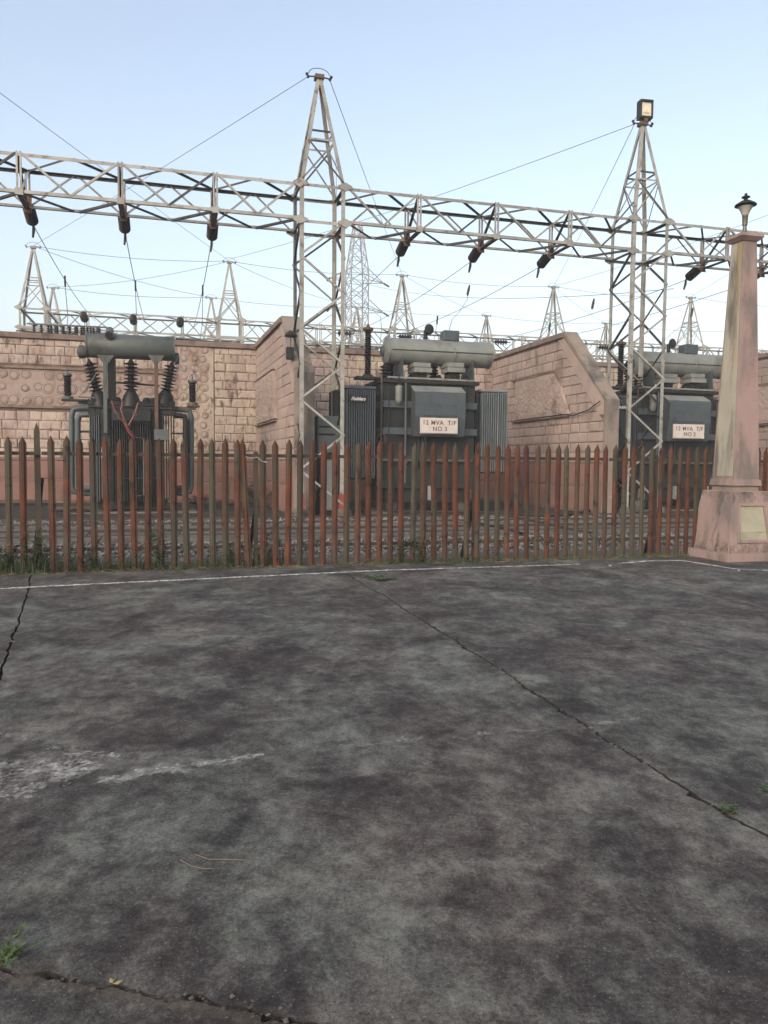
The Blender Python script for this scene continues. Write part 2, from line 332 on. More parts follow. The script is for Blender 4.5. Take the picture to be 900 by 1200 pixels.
# fence line: two ground points at the pickets' feet
FA, FB = gnd(10, 671.5), gnd(764, 651.5)
fd = (FB-FA).normalized(); fn = Vector((-fd.y, fd.x, 0)); FANG = math.atan2(fd.y, fd.x)
def fline(s, off=0): return FA + fd*s + fn*off
# courtyard slabs bounded by the open joints of the photograph
def extend(pts, a, b):
    p0, p1 = Vector(pts[0]), Vector(pts[1]); q0, q1 = Vector(pts[-2]), Vector(pts[-1])
    return [p0 + (p0-p1).normalized()*a] + [Vector(p) for p in pts] + [q1 + (q1-q0).normalized()*b]
JA = extend([gnd(35,680), gnd(20,738), gnd(0,795)], .6, 9)
JB = extend([gnd(395,665), gnd(535,752), gnd(685,850), gnd(730,880), gnd(900,980)], .6, 7)
JC = extend([gnd(690,655), gnd(790,685), gnd(900,715)], .6, 13)
JH = [gnd(0,1135), gnd(130,1155), gnd(250,1178), gnd(380,1203)]
hd = (JH[-1]-JH[0]).normalized(); JH = [JH[0]-hd*14] + JH + [JH[-1]+hd*16]
def lerp_poly(pl, t):  # resample a polyline by y (descending)
    L_ = [0]
    for a, b in zip(pl, pl[1:]): L_.append(L_[-1] + (b-a).length)
    d = t*L_[-1]
    for i in range(len(pl)-1):
        if d <= L_[i+1] or i == len(pl)-2:
            return pl[i].lerp(pl[i+1], (d-L_[i])/(L_[i+1]-L_[i]))
def rough(pl, step, amp, seed):
    rnd = random.Random(seed); total = sum((b-a).length for a, b in zip(pl, pl[1:])); n = int(total/step)
    out = []; w_ = 0; w2 = 0
    for i in range(n+1):
        p = lerp_poly(pl, i/n); q = lerp_poly(pl, min(1, i/n+1e-3)); q0 = lerp_poly(pl, max(0, i/n-1e-3))
        d = (q-q0).normalized(); nn = Vector((-d.y, d.x, 0))
        w_ = w_*.9 + rnd.gauss(0, amp); out.append((p + nn*w_, nn, rnd))
    return out
RA, RB, RC, RH = rough(JA, .045, .0045, 1), rough(JB, .028, .0045, 2), rough(JC, .06, .003, 3), rough(JH, .018, .0045, 4)
def side(rj, sgn, half, chip, seed):
    rnd = random.Random(seed); out = []; c = 0
    for p, nn, _ in rj:
        if rnd.random() < .07: c = rnd.random()*chip
        c *= .6; out.append(p + nn*sgn*(half + c + abs(rnd.gauss(0, .0035))))
    return out
def cross_param(pl, rj):   # index where polyline pl crosses the JH line
    a, b = Vector(JH[0]), Vector(JH[-1]); n = Vector((-(b-a).y, (b-a).x, 0))
    for i, p in enumerate(pl):
        if (p-a).dot(n) < 0: return i
    return len(pl)-1
yard = link('courtyard', None, kind='structure')
def slab(left, right, row, seed):
    """left/right: edge point lists running away->towards the camera; row 0 = beyond the cross joint, 1 = near"""
    li = cross_param(left, RH); ri = cross_param(right, RH)
    if row == 0:
        l = left[:li]; r = right[:ri]
        hs = side(RH, 1, .005, .04, 11); lo, hi = l[-1].dot(hd)+.004, r[-1].dot(hd)-.004
        bot = [p for p in hs if lo < p.dot(hd) < hi]
        poly = l + bot + r[::-1]
    else:
        l = left[li:]; r = right[ri:]
        hs = side(RH, -1, .005, .05, 12); lo, hi = l[0].dot(hd)+.004, r[0].dot(hd)-.004
        top = [p for p in hs if lo < p.dot(hd) < hi]
        poly = top + r + l[::-1]
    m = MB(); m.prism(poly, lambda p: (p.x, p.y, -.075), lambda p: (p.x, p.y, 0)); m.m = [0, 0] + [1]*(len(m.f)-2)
    m.build('slab', [M['ground'], M['soil_joint_shade']], yard)  # near-black side faces put the shade of the joints into the colour
def clipfar(pts, rj=None):
    # cut the edges at the grass verge in front of the fence
    return [p for p in pts if (p-FA).dot(fn) < -.10]
ra_l, ra_r = clipfar(side(RA, -1, .006, .012, 21)), clipfar(side(RA, 1, .006, .012, 22))
rb_l, rb_r = clipfar(side(RB, -1, .007, .05, 23)), clipfar(side(RB, 1, .007, .05, 24))
rc_l, rc_r = clipfar(side(RC, -1, .003, .006, 25)), clipfar(side(RC, 1, .003, .006, 26))
# joint normals point to +x side when running towards the camera: nn = rotate(d) -> check sign
def sgn_left(a, b): return (a, b) if a[3].x < b[3].x else (b, a)
ra_l, ra_r = sgn_left(ra_l, ra_r); rb_l, rb_r = sgn_left(rb_l, rb_r); rc_l, rc_r = sgn_left(rc_l, rc_r)
def fverge(x0, x1):  # ragged far edge between two joints
    return []
farL = [fline(-9, -.12), fline(-9, -.12) - fn*15]; farR = [fline(16, -.12), fline(16, -.12) - fn*16]
def fill(pl, n=60): return [lerp_poly(pl, i/n) for i in range(n+1)]
farL, farR = fill(farL), fill(farR)
for r_ in (0, 1):
    slab(farL, ra_l, r_, 1); slab(ra_r, rb_l, r_, 2); slab(rb_r, rc_l, r_, 3); slab(rc_r, farR, r_, 4)
# crumbled chips along the open joints
ch = MB(); rnd = random.Random(5)
def chip(m, p, r, rnd, fl=.6):
    vs = [Vector((rnd.uniform(-1,1), rnd.uniform(-1,1), rnd.uniform(-.6,.6))).normalized() for _ in range(6)]
    base = [Vector(q) for q in ((1,0,0),(-1,0,0),(0,1,0),(0,-1,0),(0,0,1),(0,0,-1))]
    vs = [p + Vector((b_.x*r*rnd.uniform(.6,1.2), b_.y*r*rnd.uniform(.6,1.2), b_.z*r*fl*rnd.uniform(.7,1.1))) + Vector((rnd.uniform(-.2,.2)*r,)*3) for b_ in base]
    m.add(vs, [(0,2,4),(2,1,4),(1,3,4),(3,0,4),(2,0,5),(1,2,5),(3,1,5),(0,3,5)])
for (px, py, sp, n) in ((600,793,.30,60),(545,757,.35,40),(735,883,.25,50),(690,852,.3,20),(130,1158,.25,16),(230,1172,.2,22),(300,1188,.2,16),(60,1148,.2,10),(850,952,.2,12)):
    c0 = gnd(px, py)
    pl = RB if px > 500 else RH
    for _ in range(n):
        p = min(pl, key=lambda q: (q[0]-c0).length)[0]
        dirv = (pl[30][0]-pl[29][0]).normalized() if pl is RH else (JB[3]-JB[2]).normalized()
        q = p + dirv*rnd.gauss(0, sp*.6) + Vector((-dirv.y, dirv.x, 0))*rnd.gauss(0, .022)
        chip(ch, Vector((q.x, q.y, rnd.uniform(-.012, .004))), rnd.uniform(.003, .010), rnd)
for (px, py, sp, n) in ((600,793,.22,16),(560,768,.15,8),(735,883,.16,14),(690,852,.1,5),(230,1176,.2,14),(110,1166,.2,12),(330,1196,.12,10),(20,1150,.15,10)):
    c0 = gnd(px, py); pl = RB if px > 500 else RH
    for _ in range(n):
        p = min(pl, key=lambda q: (q[0]-c0).length)[0]; dirv = hd if pl is RH else (JB[3]-JB[2]).normalized()
        q = p + dirv*rnd.gauss(0, sp) + Vector((-dirv.y, dirv.x, 0))*rnd.gauss(-.012 if pl is RH else 0, .018)
        chip(ch, Vector((q.x, q.y, .001)), rnd.uniform(.008, .020)*(.55 if pl is RH else 1), rnd, .22)
ch.build('concrete_crumbs', M['crumb'], kind='stuff')

# painted line and lime smudges, thin sheets above the slabs
def strip(name, pts, wds, mat, z=.004, n=50, jit=.0, seg=6):
    pl = [gnd(*p) for p in pts]; vs = []; fs = []; wear = []
    L_ = [0]
    for a, b in zip(pl, pl[1:]): L_.append(L_[-1]+(b-a).length)
    for i in range(n+1):
        t = i/n; p = lerp_poly(pl, t); d = (lerp_poly(pl, min(1,t+.01)) - lerp_poly(pl, max(0,t-.01))).normalized(); nn = Vector((-d.y, d.x, 0))
        k = t*(len(wds)-1); j = min(int(k), len(wds)-2); wd = wds[j]*(1-(k-j)) + wds[j+1]*(k-j)
        for q in range(seg+1):
            a = q/seg*2-1; pp = p + nn*(a*wd/2); vs.append((pp.x, pp.y, z)); e = 1-abs(a)**2
            end = min(1, min(t, 1-t)*8) if name != 'painted_line' else 1
            wear.append(e*end)
    for i in range(n):
        for q in range(seg): b_ = i*(seg+1)+q; fs.append((b_, b_+1, b_+seg+2, b_+seg+1))
    me = bpy.data.meshes.new(name); me.from_pydata(vs, [], fs); me.materials.append(mat)
    at = me.attributes.new('wear', 'FLOAT', 'POINT'); at.data.foreach_set('value', wear)
    return link(name, me, kind='structure')
strip('painted_line', [(-60,693),(40,688),(250,678),(450,668.5),(680,661.5)], [.13,.13,.12,.09], M['line'], n=120)
strip('painted_line', [(725,660.5),(760,657.5),(800,657),(830,662),(862,667),(940,671)], [.10,.13,.10,.08], M['line'], n=60)
strip('lime_smudge', [(-60,922),(10,905),(70,893),(130,887),(158,880)], [.60,.62,.46,.22], M['smudge'], .005, 60, seg=10)
strip('lime_smudge', [(-50,868),(10,862),(50,872),(90,884),(128,887)], [.10,.16,.26,.12], M['smudge_faint'], .009, 60, seg=10)
strip('lime_smudge', [(128,889),(90,905),(40,922),(0,938),(-40,950)], [.22,.34,.36,.2], M['smudge'], .007, 60, seg=10)
strip('lime_smudge', [(90,922),(160,908),(210,900),(260,894),(330,880)], [.12,.24,.20,.08], M['smudge'], .005, 60, seg=10)
strip('lime_smudge', [(330,882),(480,868),(560,861),(700,850),(800,836)], [.1,.16,.12,.2,.1], M['smudge_faint'], .005, 60, seg=10)
strip('lime_smudge', [(550,862),(590,856),(640,858)], [.05,.16,.06], M['smudge_faint'], .009, 30, seg=10)

M['silt'] = paint_mat('washed_silt', (.075,.062,.05), .1, 1.0, 5, (1, 1, 1), soft=.9, amax=.85)
strip('silt_edge', [(-60,677),(100,670.5),(300,665.5),(450,661),(600,657),(790,653)], [.30,.34,.30,.22,.26], M['silt'], .0065, 140, seg=8)
strip('silt_edge', [(786,647),(800,652),(825,657.5),(852,663),(880,662),(930,660.5)], [.22,.26,.30,.22], M['silt'], .0085, 60, seg=8)
strip('silt_edge', [(-20,1142),(130,1166),(250,1186),(330,1206)], [.07,.10,.09,.06], M['silt'], .0065, 60, seg=6)

# verge, yard sheets behind the fence
vg = MB(); nn_ = 80
for i in range(nn_):
    s0, s1 = -9+25*i/nn_, -9+25*(i+1)/nn_
    a, b, c, d = fline(s0,-.26), fline(s1,-.26), fline(s1,1.6), fline(s0,1.6)
    vg.add([(a.x,a.y,-.05),(b.x,b.y,-.05),(c.x,c.y,-.03),(d.x,d.y,-.03)], [(0,1,2,3)])
vg.build('verge', M['soil'], kind='structure', fix=False)
gb = MB(); q = [S(-16,11.9,-.055), S(26,11.9,-.055), S(26,48,-.055), S(-30,48,-.055)]
gb.add(q, [(0,1,2,3)]); gb.build('gravel_bed', M['gravelbed'], kind='structure', fix=False)
# small stones of the ballast
st = MB(); rnd = random.Random(9)
for _ in range(15000):
    u = rnd.uniform(-5.5, 14); v = 12.2 + (rnd.random()**1.25)*9
    if 15.1 < v < 18.9 and rnd.random() < .85: continue
    p = S(u, v); off = (p-FA).dot(fn)
    if off < .25: continue
    chip(st, Vector((p.x, p.y, -.05+rnd.uniform(0,.03))), rnd.uniform(.02,.042), rnd, .8)
st.build('ballast_stones', M['stone'], kind='stuff', fix=False)
# concrete trackway made of separate pads, with rails
tr = link('trackway', None, kind='structure')
for row, (v0, v1) in enumerate(((15.2,16.1),(16.16,17.1),(17.9,18.8))):
    u = -9
    while u < 17:
        L_ = rnd.uniform(1.5, 2.3); m = MB(); 
        m.bbox(u, u+L_-.03, v0+rnd.uniform(0,.04), v1-rnd.uniform(0,.04), -.09, .0+rnd.uniform(-.012,.012), .012)
        m.v = [tuple(S(*p)) for p in m.v]; m.build('concrete_pad', M['concrete_pad'], tr); u += L_
for k, v in enumerate((16.13, 17.5, 19.3, 21.0)):
    m = MB(); m.box(-12, 22, v-.025, v+.025, -.05, .022)
    m.v = [tuple(S(*p)) for p in m.v]; m.build('track_rail', M['oldrail'], tr)

# ------------------------------------------------------------------ masonry walls
def unit_block(seed):
    rnd = random.Random(seed); m = MB()
    def ring(ix, iz, y): return [(ix+rnd.uniform(-.02,.02), y, iz+rnd.uniform(-.03,.03)), (1-ix+rnd.uniform(-.02,.02), y, iz+rnd.uniform(-.03,.03)), (1-ix+rnd.uniform(-.02,.02), y, 1-iz+rnd.uniform(-.03,.03)), (ix+rnd.uniform(-.02,.02), y, 1-iz+rnd.uniform(-.03,.03))]
    r0, r1, r2 = ring(.008, .018, 0), ring(.026, .042, -.5), ring(.14, .2, -1+rnd.uniform(0, .25))
    m.add(r0+r1+r2, [(8,9,10,11)] + [(a+i, a+(i+1)%4, a+4+(i+1)%4, a+4+i) for a in (0,4) for i in range(4)]); m.m = [0]+[1]*4+[0]*4
    return m
UB = {}
def block_meshes(mat):
    if mat not in UB: UB[mat] = [unit_block(k).mesh('block', [M[mat], M['mortar' if mat == 'pink' else 'mortar_soft' if mat == 'pink_face' else mat]], True) for k in range(6)]
    return UB[mat]
def round_boss(mat):
    key = 'boss'+mat
    if key not in UB:
        out = []
        for k in range(4):
            m = MB(); r = random.Random(k)
            n = 12; e = [r.uniform(.95, 1.05) for _ in range(n)]
            for (rr, y) in ((1.0, 0), (.94, -.7), (.72, -1), (.62, -.45), (.5, -.6)):
                m.v += [(rr*e[i]*math.cos(2*math.pi*i/n), y, rr*e[i]*math.sin(2*math.pi*i/n)) for i in range(n)]
            fs = [(a*n+i, a*n+(i+1)%n, (a+1)*n+(i+1)%n, (a+1)*n+i) for a in range(4) for i in range(n)] + [tuple(4*n+i for i in range(n))]
            m.f = fs; m.m = [1]*n + [0]*n + [1]*n + [0]*(len(fs)-3*n); out.append(m.mesh('round_boss', [M[mat], M['mortar']], True))
        UB[key] = out
    return UB[key]
BUDGET = {}
def put_block(par, x, z, wd, ht, depth, mat, y=0, name='block'):
    BUDGET[par] = BUDGET.get(par, 0) + 1
    me = random.choice(block_meshes(mat))
    if BUDGET[par] > 298: EXTRA.setdefault(par, []).append((me, x, y, z, wd, depth, ht, mat)); return
    link(name, me, par, loc=(x, y, z), scale=(wd, depth, ht))
EXTRA = {}
def flush_extra():
    for par, lst in EXTRA.items():
        m = MB(); mats = sorted({e[7] for e in lst})
        for me, x, y, z, a, b_, c, mt in lst:
            m.cm = mats.index(mt); m.add([(x+v.co.x*a, y+v.co.y*b_, z+v.co.z*c) for v in me.vertices], [tuple(p.vertices) for p in me.polygons])
        m.build('more_blocks', [M[k] for k in mats], par, True, 'stuff', fix=False)

HW = 6.0
BW0 = Vector((-5.0, 30.15, 0)); BWANG = R(16.3)
bx_ = Vector((math.cos(BWANG), math.sin(BWANG), 0)); by_ = Vector((-bx_.y, bx_.x, 0))
def wloc(s, y=0, z=0): return BW0 + bx_*s + by_*y + Vector((0,0,z))
ROW = .335
def backwall(s0, s1, label, zones, rough_joint='mortar', visible=None):
    t = thing('block_wall', label, 'wall', wloc(s0), BWANG)
    Ln = s1-s0
    m = MB(); m.box(0, Ln, 0, .4, -.1, HW-.02); m.build('wall_core', M[rough_joint], t)
    m = MB(); m.bbox(-.0, Ln, -.10, .5, HW-.14, HW+.06, .02); m.build('coping', M['coping'], t)
    for z_, d in ((4.82, .10), (3.42, .09), (1.55, .035), (.78, .02)):
        if zones == 'left': 
            xe = Ln if z_ < 2 else Ln-3.35
            m = MB(); m.bbox(0, xe, -d, 0.01, z_-.04, z_+.05, .01); m.build('ledge', M['coping'] if z_ > 2 else M['dado'], t)
    rnd = random.Random(int(s0*10)+99)
    # dado courses
    for z0, z1 in ((.02,.75),(.84,1.5)):
        x = 0
        while x < Ln-.05:
            wd = min(rnd.uniform(1.1,1.9), Ln-x); put_block(t, x, z0, wd, z1-z0, .022, 'dado'); x += wd
    z = 1.6; k = 0
    while z < HW-.16-.1:
        h = ROW if z+ROW < HW-.15 else HW-.15-z
        if zones == 'left': segs = [(Ln-1.61, Ln)] + ([] if 3.4 < z+h/2 < 4.85 else [(0, Ln-3.33)])
        else: segs = [(0, Ln)]
        for xa, xb in segs:
            x = xa
            while x < xb-.02:
                wd = rnd.uniform(.30,.56)
                if rnd.random() < .12: wd = rnd.uniform(.6,.8)
                wd = min(wd, xb-x)
                if xb-x-wd < .12: wd = xb-x
                put_block(t, x, z, wd, h, rnd.uniform(.008,.045), 'pink'); x += wd
        z += h
    if zones == 'left':
        # plastered panels with cast ring bosses
        m = MB(); m.bbox(0, Ln-3.36, -.02, .01, 3.48, 4.78, .005); m.build('panel', M['pink_face'], t)
        m = MB(); m.bbox(Ln-3.3, Ln-1.64, -.02, .01, 1.62, HW-.16, .005); m.build('panel', M['pink'], t)
        cells = [(x*.385+.2, 3.68+r*.45, 'pink_face', .20) for r in range(3) for x in range(int((Ln-3.4)/.385))]
        cells += [(Ln-3.12+c*.37, 1.82+r*.36, 'pink', .19) for r in range(12) for c in range(4)]
        for x, z_, mt, rad in cells:
            if rnd.random() < .08: continue
            rr = rad*rnd.uniform(.72,1.12)
            link('round_boss', random.choice(round_boss(mt)), t, loc=(x+rnd.uniform(-.04,.04), -.019, z_+rnd.uniform(-.03,.03)), rot=(0, rnd.uniform(0,6), 0), scale=(rr, rnd.uniform(.016,.034), rr*rnd.uniform(.88,1.05)))
    return t
backwall(-9.6, 0, 'pink block wall behind the left transformer, with a band of round bosses', 'left')
backwall(.5, 9.97, 'pink block wall at the back of the middle transformer bay', 'plain')
backwall(10.5, 20.5, 'pink block wall behind the right transformer and the pink pillar', 'plain')
backwall(-19.5, -9.63, 'pink block wall running out of the photo on the left', 'plain')

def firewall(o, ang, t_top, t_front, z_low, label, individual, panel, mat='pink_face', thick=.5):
    """o: back joint (world); ang: angle of the run towards the camera"""
    t = thing('fire_wall', label, 'wall', o, ang)
    prof = [(0,-.1),(t_front,-.1),(t_front,z_low),(t_top,HW),(0,HW)]
    m = MB(); m.prism(prof, lambda p: (p[0], 0, p[1]), lambda p: (p[0], thick, p[1])); m.build('wall_core', M['mortar_soft'], t)
    # coping on top, border band and end cap
    m = MB(); m.bbox(-.0, t_top-.02, -.09, thick+.08, HW-.10, HW+.09, .02); m.build('coping', M['coping'], t)
    dx, dz = t_front-t_top, z_low-HW; L_ = math.hypot(dx, dz); nx, nz = -dz/L_, dx/L_
    m = MB(); P = [(t_top-.02,HW+.09),(t_top+nx*.09,HW+nz*.09+.04),(t_front+.09,z_low+.02),(t_front+.09,-.1),(t_front,-.1),(t_front,z_low),(t_top,HW)]
    m.prism(P, lambda p: (p[0], -.035, p[1]), lambda p: (p[0], thick+.035, p[1])); m.build('end_cap', M['endcap'], t)
    # border strip under the sloping edge
    m = MB(); wv = .34
    P = [(t_front-.02,z_low),(t_top,HW-.12),(t_top-wv*1.25,HW-.12),(t_front-wv-.1,z_low-.35),(t_front-wv-.1,z_low-.45),(t_front-.02,z_low-.45)]
    m.prism(P, lambda p: (p[0], -.018, p[1]), lambda p: (p[0], .01, p[1])); m.build('border', M[mat], t)
    def tmax(z): return t_front-.03 if z <= z_low-.45 else (t_front-wv-.1 if z < z_low-.35 else t_front-wv-.12 - (z-z_low+.35)/(HW-.12-z_low+.35)*((t_front-wv-.1)-(t_top-wv*1.25)))
    rnd = random.Random(int(ang*1000))
    for z0, z1 in ((.02,.80),(.84,1.55)):
        x = 0
        while x < t_front-.05:
            wd = min(rnd.uniform(1.2,2.0), t_front-.02-x); put_block(t, x, z0, wd, z1-z0, .02, 'dado'); x += wd
    z = 1.6; m2 = MB(); 
    pz0, pz1, px0, px1, px1b = panel
    def slant(za, zb, xa, xb_lo, xb_hi, d):
        # block whose right end follows the slope
        e = .018; q = MB(); P = [(xa+e,za+e),(xb_lo-e,za+e),(xb_hi-e,zb-e),(xa+e,zb-e)]
        if min(P[1][0], P[2][0]) - P[0][0] < .05: return
        q.prism(P, lambda p: (p[0], .005, p[1]), lambda p: (p[0], -d, p[1]))
        if individual: q.build('block', M[mat], t)
        else: m2.add(q.v, q.f)
    def pxr(z): return px1 + (px1b-px1)*min(1, max(0, (z-pz0)/(pz1-pz0)))
    while z < HW-.2:
        h = min(.325, HW-.12-z); zm = z+h/2
        inrow = pz0-.1 < zm < pz1+.1
        segs = [(0, px0-.02, 0), (pxr(zm)+.1, None, 1)] if inrow else [(0, None, 1)]
        for xa, xb, sl_end in segs:
            lo, hi = (xb, xb) if xb else (tmax(z), tmax(z+h)); end = min(lo, hi); x = xa
            while x < end-.05:
                wd = rnd.uniform(.55,.85) if x > t_front*.42 else rnd.uniform(.3,.5)
                d = rnd.uniform(.015,.035)
                if end-x-wd < .2:
                    slant(z, z+h, x, lo, hi, .02); break
                if individual: put_block(t, x, z, wd, h, d, mat)
                else:
                    me = random.choice(block_meshes(mat))
                    m2.add([(x+v.co.x*wd, v.co.y*d, z+v.co.z*h) for v in me.vertices], [tuple(p.vertices) for p in me.polygons])
                x += wd
        z += h
    if not individual: m2.build('block_courses', M[mat], t, True, 'stuff', fix=False)
    # raised panel with pebble texture
    P = [(px0,pz0),(px1,pz0),(px1b+(px1-px1b)*.55,pz0+(pz1-pz0)*.62),(px1b,pz1),(px0,pz1)]
    pm = MB(); pm.prism(P, lambda p: (p[0], -.11, p[1]), lambda p: (p[0], .01, p[1])); pm.build('raised_panel', M[mat], t)
    ps = MB(); rnd2 = random.Random(31)
    for _ in range(420):
        z_ = rnd2.uniform(pz0+.1, pz1-.1); xr = px1-.12 - (px1-px1b)*max(0, (z_-pz0)/(pz1-pz0)-.2)/.8
        x_ = rnd2.uniform(px0+.1, xr); a = rnd2.uniform(.05,.12); n = 7; ro = rnd2.uniform(0,3); y_ = rnd2.uniform(.008,.022)
        e = [a*rnd2.uniform(.6,1.1) for _ in range(n)]
        vs = [(x_+e[i]*math.cos(ro+2*math.pi*i/n), -.11, z_+e[i]*math.sin(ro+2*math.pi*i/n)) for i in range(n)] + [(x_+.7*e[i]*math.cos(ro+2*math.pi*i/n), -.11-y_, z_+.7*e[i]*math.sin(ro+2*math.pi*i/n)) for i in range(n)]
        ps.add(vs, [(i,(i+1)%n,(i+1)%n+n,i+n) for i in range(n)]+[tuple(range(n,2*n))])
    ps.build('pebble_dash', M[mat], t, kind='stuff')
    for z_ in (pz0-.04, pz1+.06):
        m = MB(); xe = (px1 if z_ < pz1 else px1b)
        m.box(px0-.3, xe+.02, -.13 if z_ > pz1 else -.12, 0, z_-.05, z_-.001); m.build('ledge', M['mortar'], t)
    return t
def fangle(deg): return R(-90+deg)
fw1 = firewall(Vector((-5.02,30.2,0)), fangle(17.3), 5.9, 8.1, 4.1, 'pink stone fire wall seen edge-on behind the left lattice tower', False, (2.95,4.55,.6,5.0,4.6), thick=.52)
fw2 = firewall(wloc(9.97), fangle(15.2), 6.2, 8.95, 3.55, 'pink stone fire wall with sloping end right of the middle transformer', True, (3.25,4.75,2.5,6.75,5.5), thick=.42)
fw3 = firewall(wloc(20.0), fangle(15.2), 6.75, 8.95, 3.55, 'pink fire wall glimpsed at the photo edge right of the pink pillar', True, (3.25,4.75,2.5,6.9,5.85))
flush_extra()

# ------------------------------------------------------------------ lattice towers
V0 = 21.84
TW = 1.29; TD = 1.28; GZ0 = 8.31; GZ1 = 9.31; AP = 12.50
X_, Y_, Z_ = Vector((1,0,0)), Vector((0,1,0)), Vector((0,0,1))
def tower(label, loc, far=False, base=0.0, flip=False, group='lattice portal towers'):
    t = thing('lattice_tower', label, 'tower', loc, A, group)
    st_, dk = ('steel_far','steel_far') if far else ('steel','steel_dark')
    lw = .112; C = [(0,0),(TW,0),(TW,TD),(0,TD)]
    for i, (x, y) in enumerate(C):
        sx = 1 if x == 0 else -1; sy = 1 if y == 0 else -1
        m = MB(); m.ell((x,y,base-.05),(x,y,GZ1+.05), lw, .018, (sx,0,0), (0,sy,0))
        m.build('leg', M[st_], t)
        ax = TW/2 - sx*.07; ay = TD/2 - sy*.07
        m = MB(); m.ell((x,y,GZ1),(ax,ay,AP), .10, .016, (sx,0,0), (0,sy,0)); m.build('peak_leg', M[st_], t)
        if base == 0:
            m = MB(); m.lathe([(.26,-.1),(.24,.10),(.17,.16)], (x,y,0), Z_, 4); m.build('footing', M['concrete_pad'], t)
    faces = [((0,0),(TW,0),(0,-1,0)), ((TW,0),(TW,TD),(1,0,0)), ((TW,TD),(0,TD),(0,1,0)), ((0,TD),(0,0),(-1,0,0))]
    n = 8; h = (GZ0-base-.25)/n
    for fi, (a, b, nn) in enumerate(faces):
        nv = Vector(nn); o = nv*(.012)
        for k in range(n):
            z0, z1 = base+.25+k*h, base+.25+(k+1)*h
            l2r = ((k+fi+ (1 if fi == 0 else 0)) % 2 == 0)
            pa = Vector((a[0],a[1],z0 if l2r else z1)); pb = Vector((b[0],b[1],z1 if l2r else z0))
            m = MB(); m.ell(pa+o, pb+o, .058, .010, -nv, Z_) 
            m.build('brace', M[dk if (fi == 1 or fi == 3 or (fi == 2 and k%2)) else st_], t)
        # horizontals at girder level and at the peak ring
        for z_ in ((GZ0, GZ1)):
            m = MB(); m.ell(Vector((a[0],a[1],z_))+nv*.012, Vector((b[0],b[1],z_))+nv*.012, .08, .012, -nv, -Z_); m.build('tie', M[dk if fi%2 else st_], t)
        def pk(c, f): return Vector((c[0]+(TW/2-c[0])*f, c[1]+(TD/2-c[1])*f, GZ1+(AP-GZ1)*f))
        f = .50
        m = MB(); m.bar(pk(a,f)+nv*.02, pk(b,f)+nv*.02, .012, .06, Z_); m.build('tie', M[dk], t)
        m = MB(); m.bar(pk(a,f*.84)+nv*.02, pk(b,f*.84)+nv*.02, .012, .05, Z_); m.build('tie', M[st_], t)
        m = MB(); m.bar(pk(a,.02)+nv*.012, pk(b,f*.82)+nv*.012, .010, .05, Z_); m.build('brace', M[st_], t)
        m = MB(); m.bar(pk(b,.02)+nv*.03, pk(a,f*.82)+nv*.03, .010, .05, Z_); m.build('brace', M[dk], t)
        if fi in (0, 2):   # gusset plates
            for cx in (a, b):
                for z_ in (GZ0, GZ1):
                    s_ = 1 if cx[0] == 0 else -1; m = MB(); y = cx[1]+nv.y*.03
                    m.prism([(cx[0]+s_*-.02,z_-.13),(cx[0]+s_*.22,z_-.03),(cx[0]+s_*.22,z_+.03),(cx[0]-s_*.02,z_+.12),(cx[0]-s_*.2,z_+.03),(cx[0]-s_*.2,z_-.04)], lambda p: (p[0], y-.006, p[1]), lambda p: (p[0], y+.006, p[1]))
                    m.build('gusset', M[st_], t)
    m = MB(); m.box(TW/2-.13, TW/2+.13, TD/2-.13, TD/2+.13, AP-.03, AP+.08); m.build('cap_plate', M['rust_steel' if not far else 'steel_far'], t)
    # shield-wire clamps and jumper loop on the peak
    m = MB()
    for s_ in (-1, 1):
        m.bar((TW/2, TD/2, AP+.06), (TW/2+s_*.3, TD/2, AP+.03), .03, .03); m.lathe([(.015,0),(.045,.02),(.045,.06),(.02,.08),(.045,.1),(.045,.14),(.02,.16)], (TW/2+s_*.3, TD/2, AP-.02), (s_*.5,0,1), 6)
    pts = [(TW/2-.3*math.cos(k*math.pi/8), TD/2, AP+.12+.17*math.sin(k*math.pi/8)) for k in range(9)]
    m.tube(pts, .010, 4); m.build('wire_clamp', M['black'] if not far else M['wire'], t)
    return t
u1, _ = onv(351.5, 400, V0); u2, _ = onv(738.5, 400, V0)

t1 = tower('tall grey lattice tower left of the middle transformer, at the fire wall end', S(u1, V0))
t2 = tower('grey lattice tower crossing in front of the right transformer, floodlight on top', S(u2, V0))
# red and white danger bands on the left tower
for (x, y, z0, z1, mt) in ((0,0,.05,.62,'redband'), (TW,0,.1,.6,'redband')):
    s_ = 1 if x == 0 else -1
    m = MB(); m.ell((x-s_*.004,-.004,z0),(x-s_*.004,-.004,z1), .15, .012, (s_,0,0), (0,1,0)); m.build('danger_band', M[mt], t1)

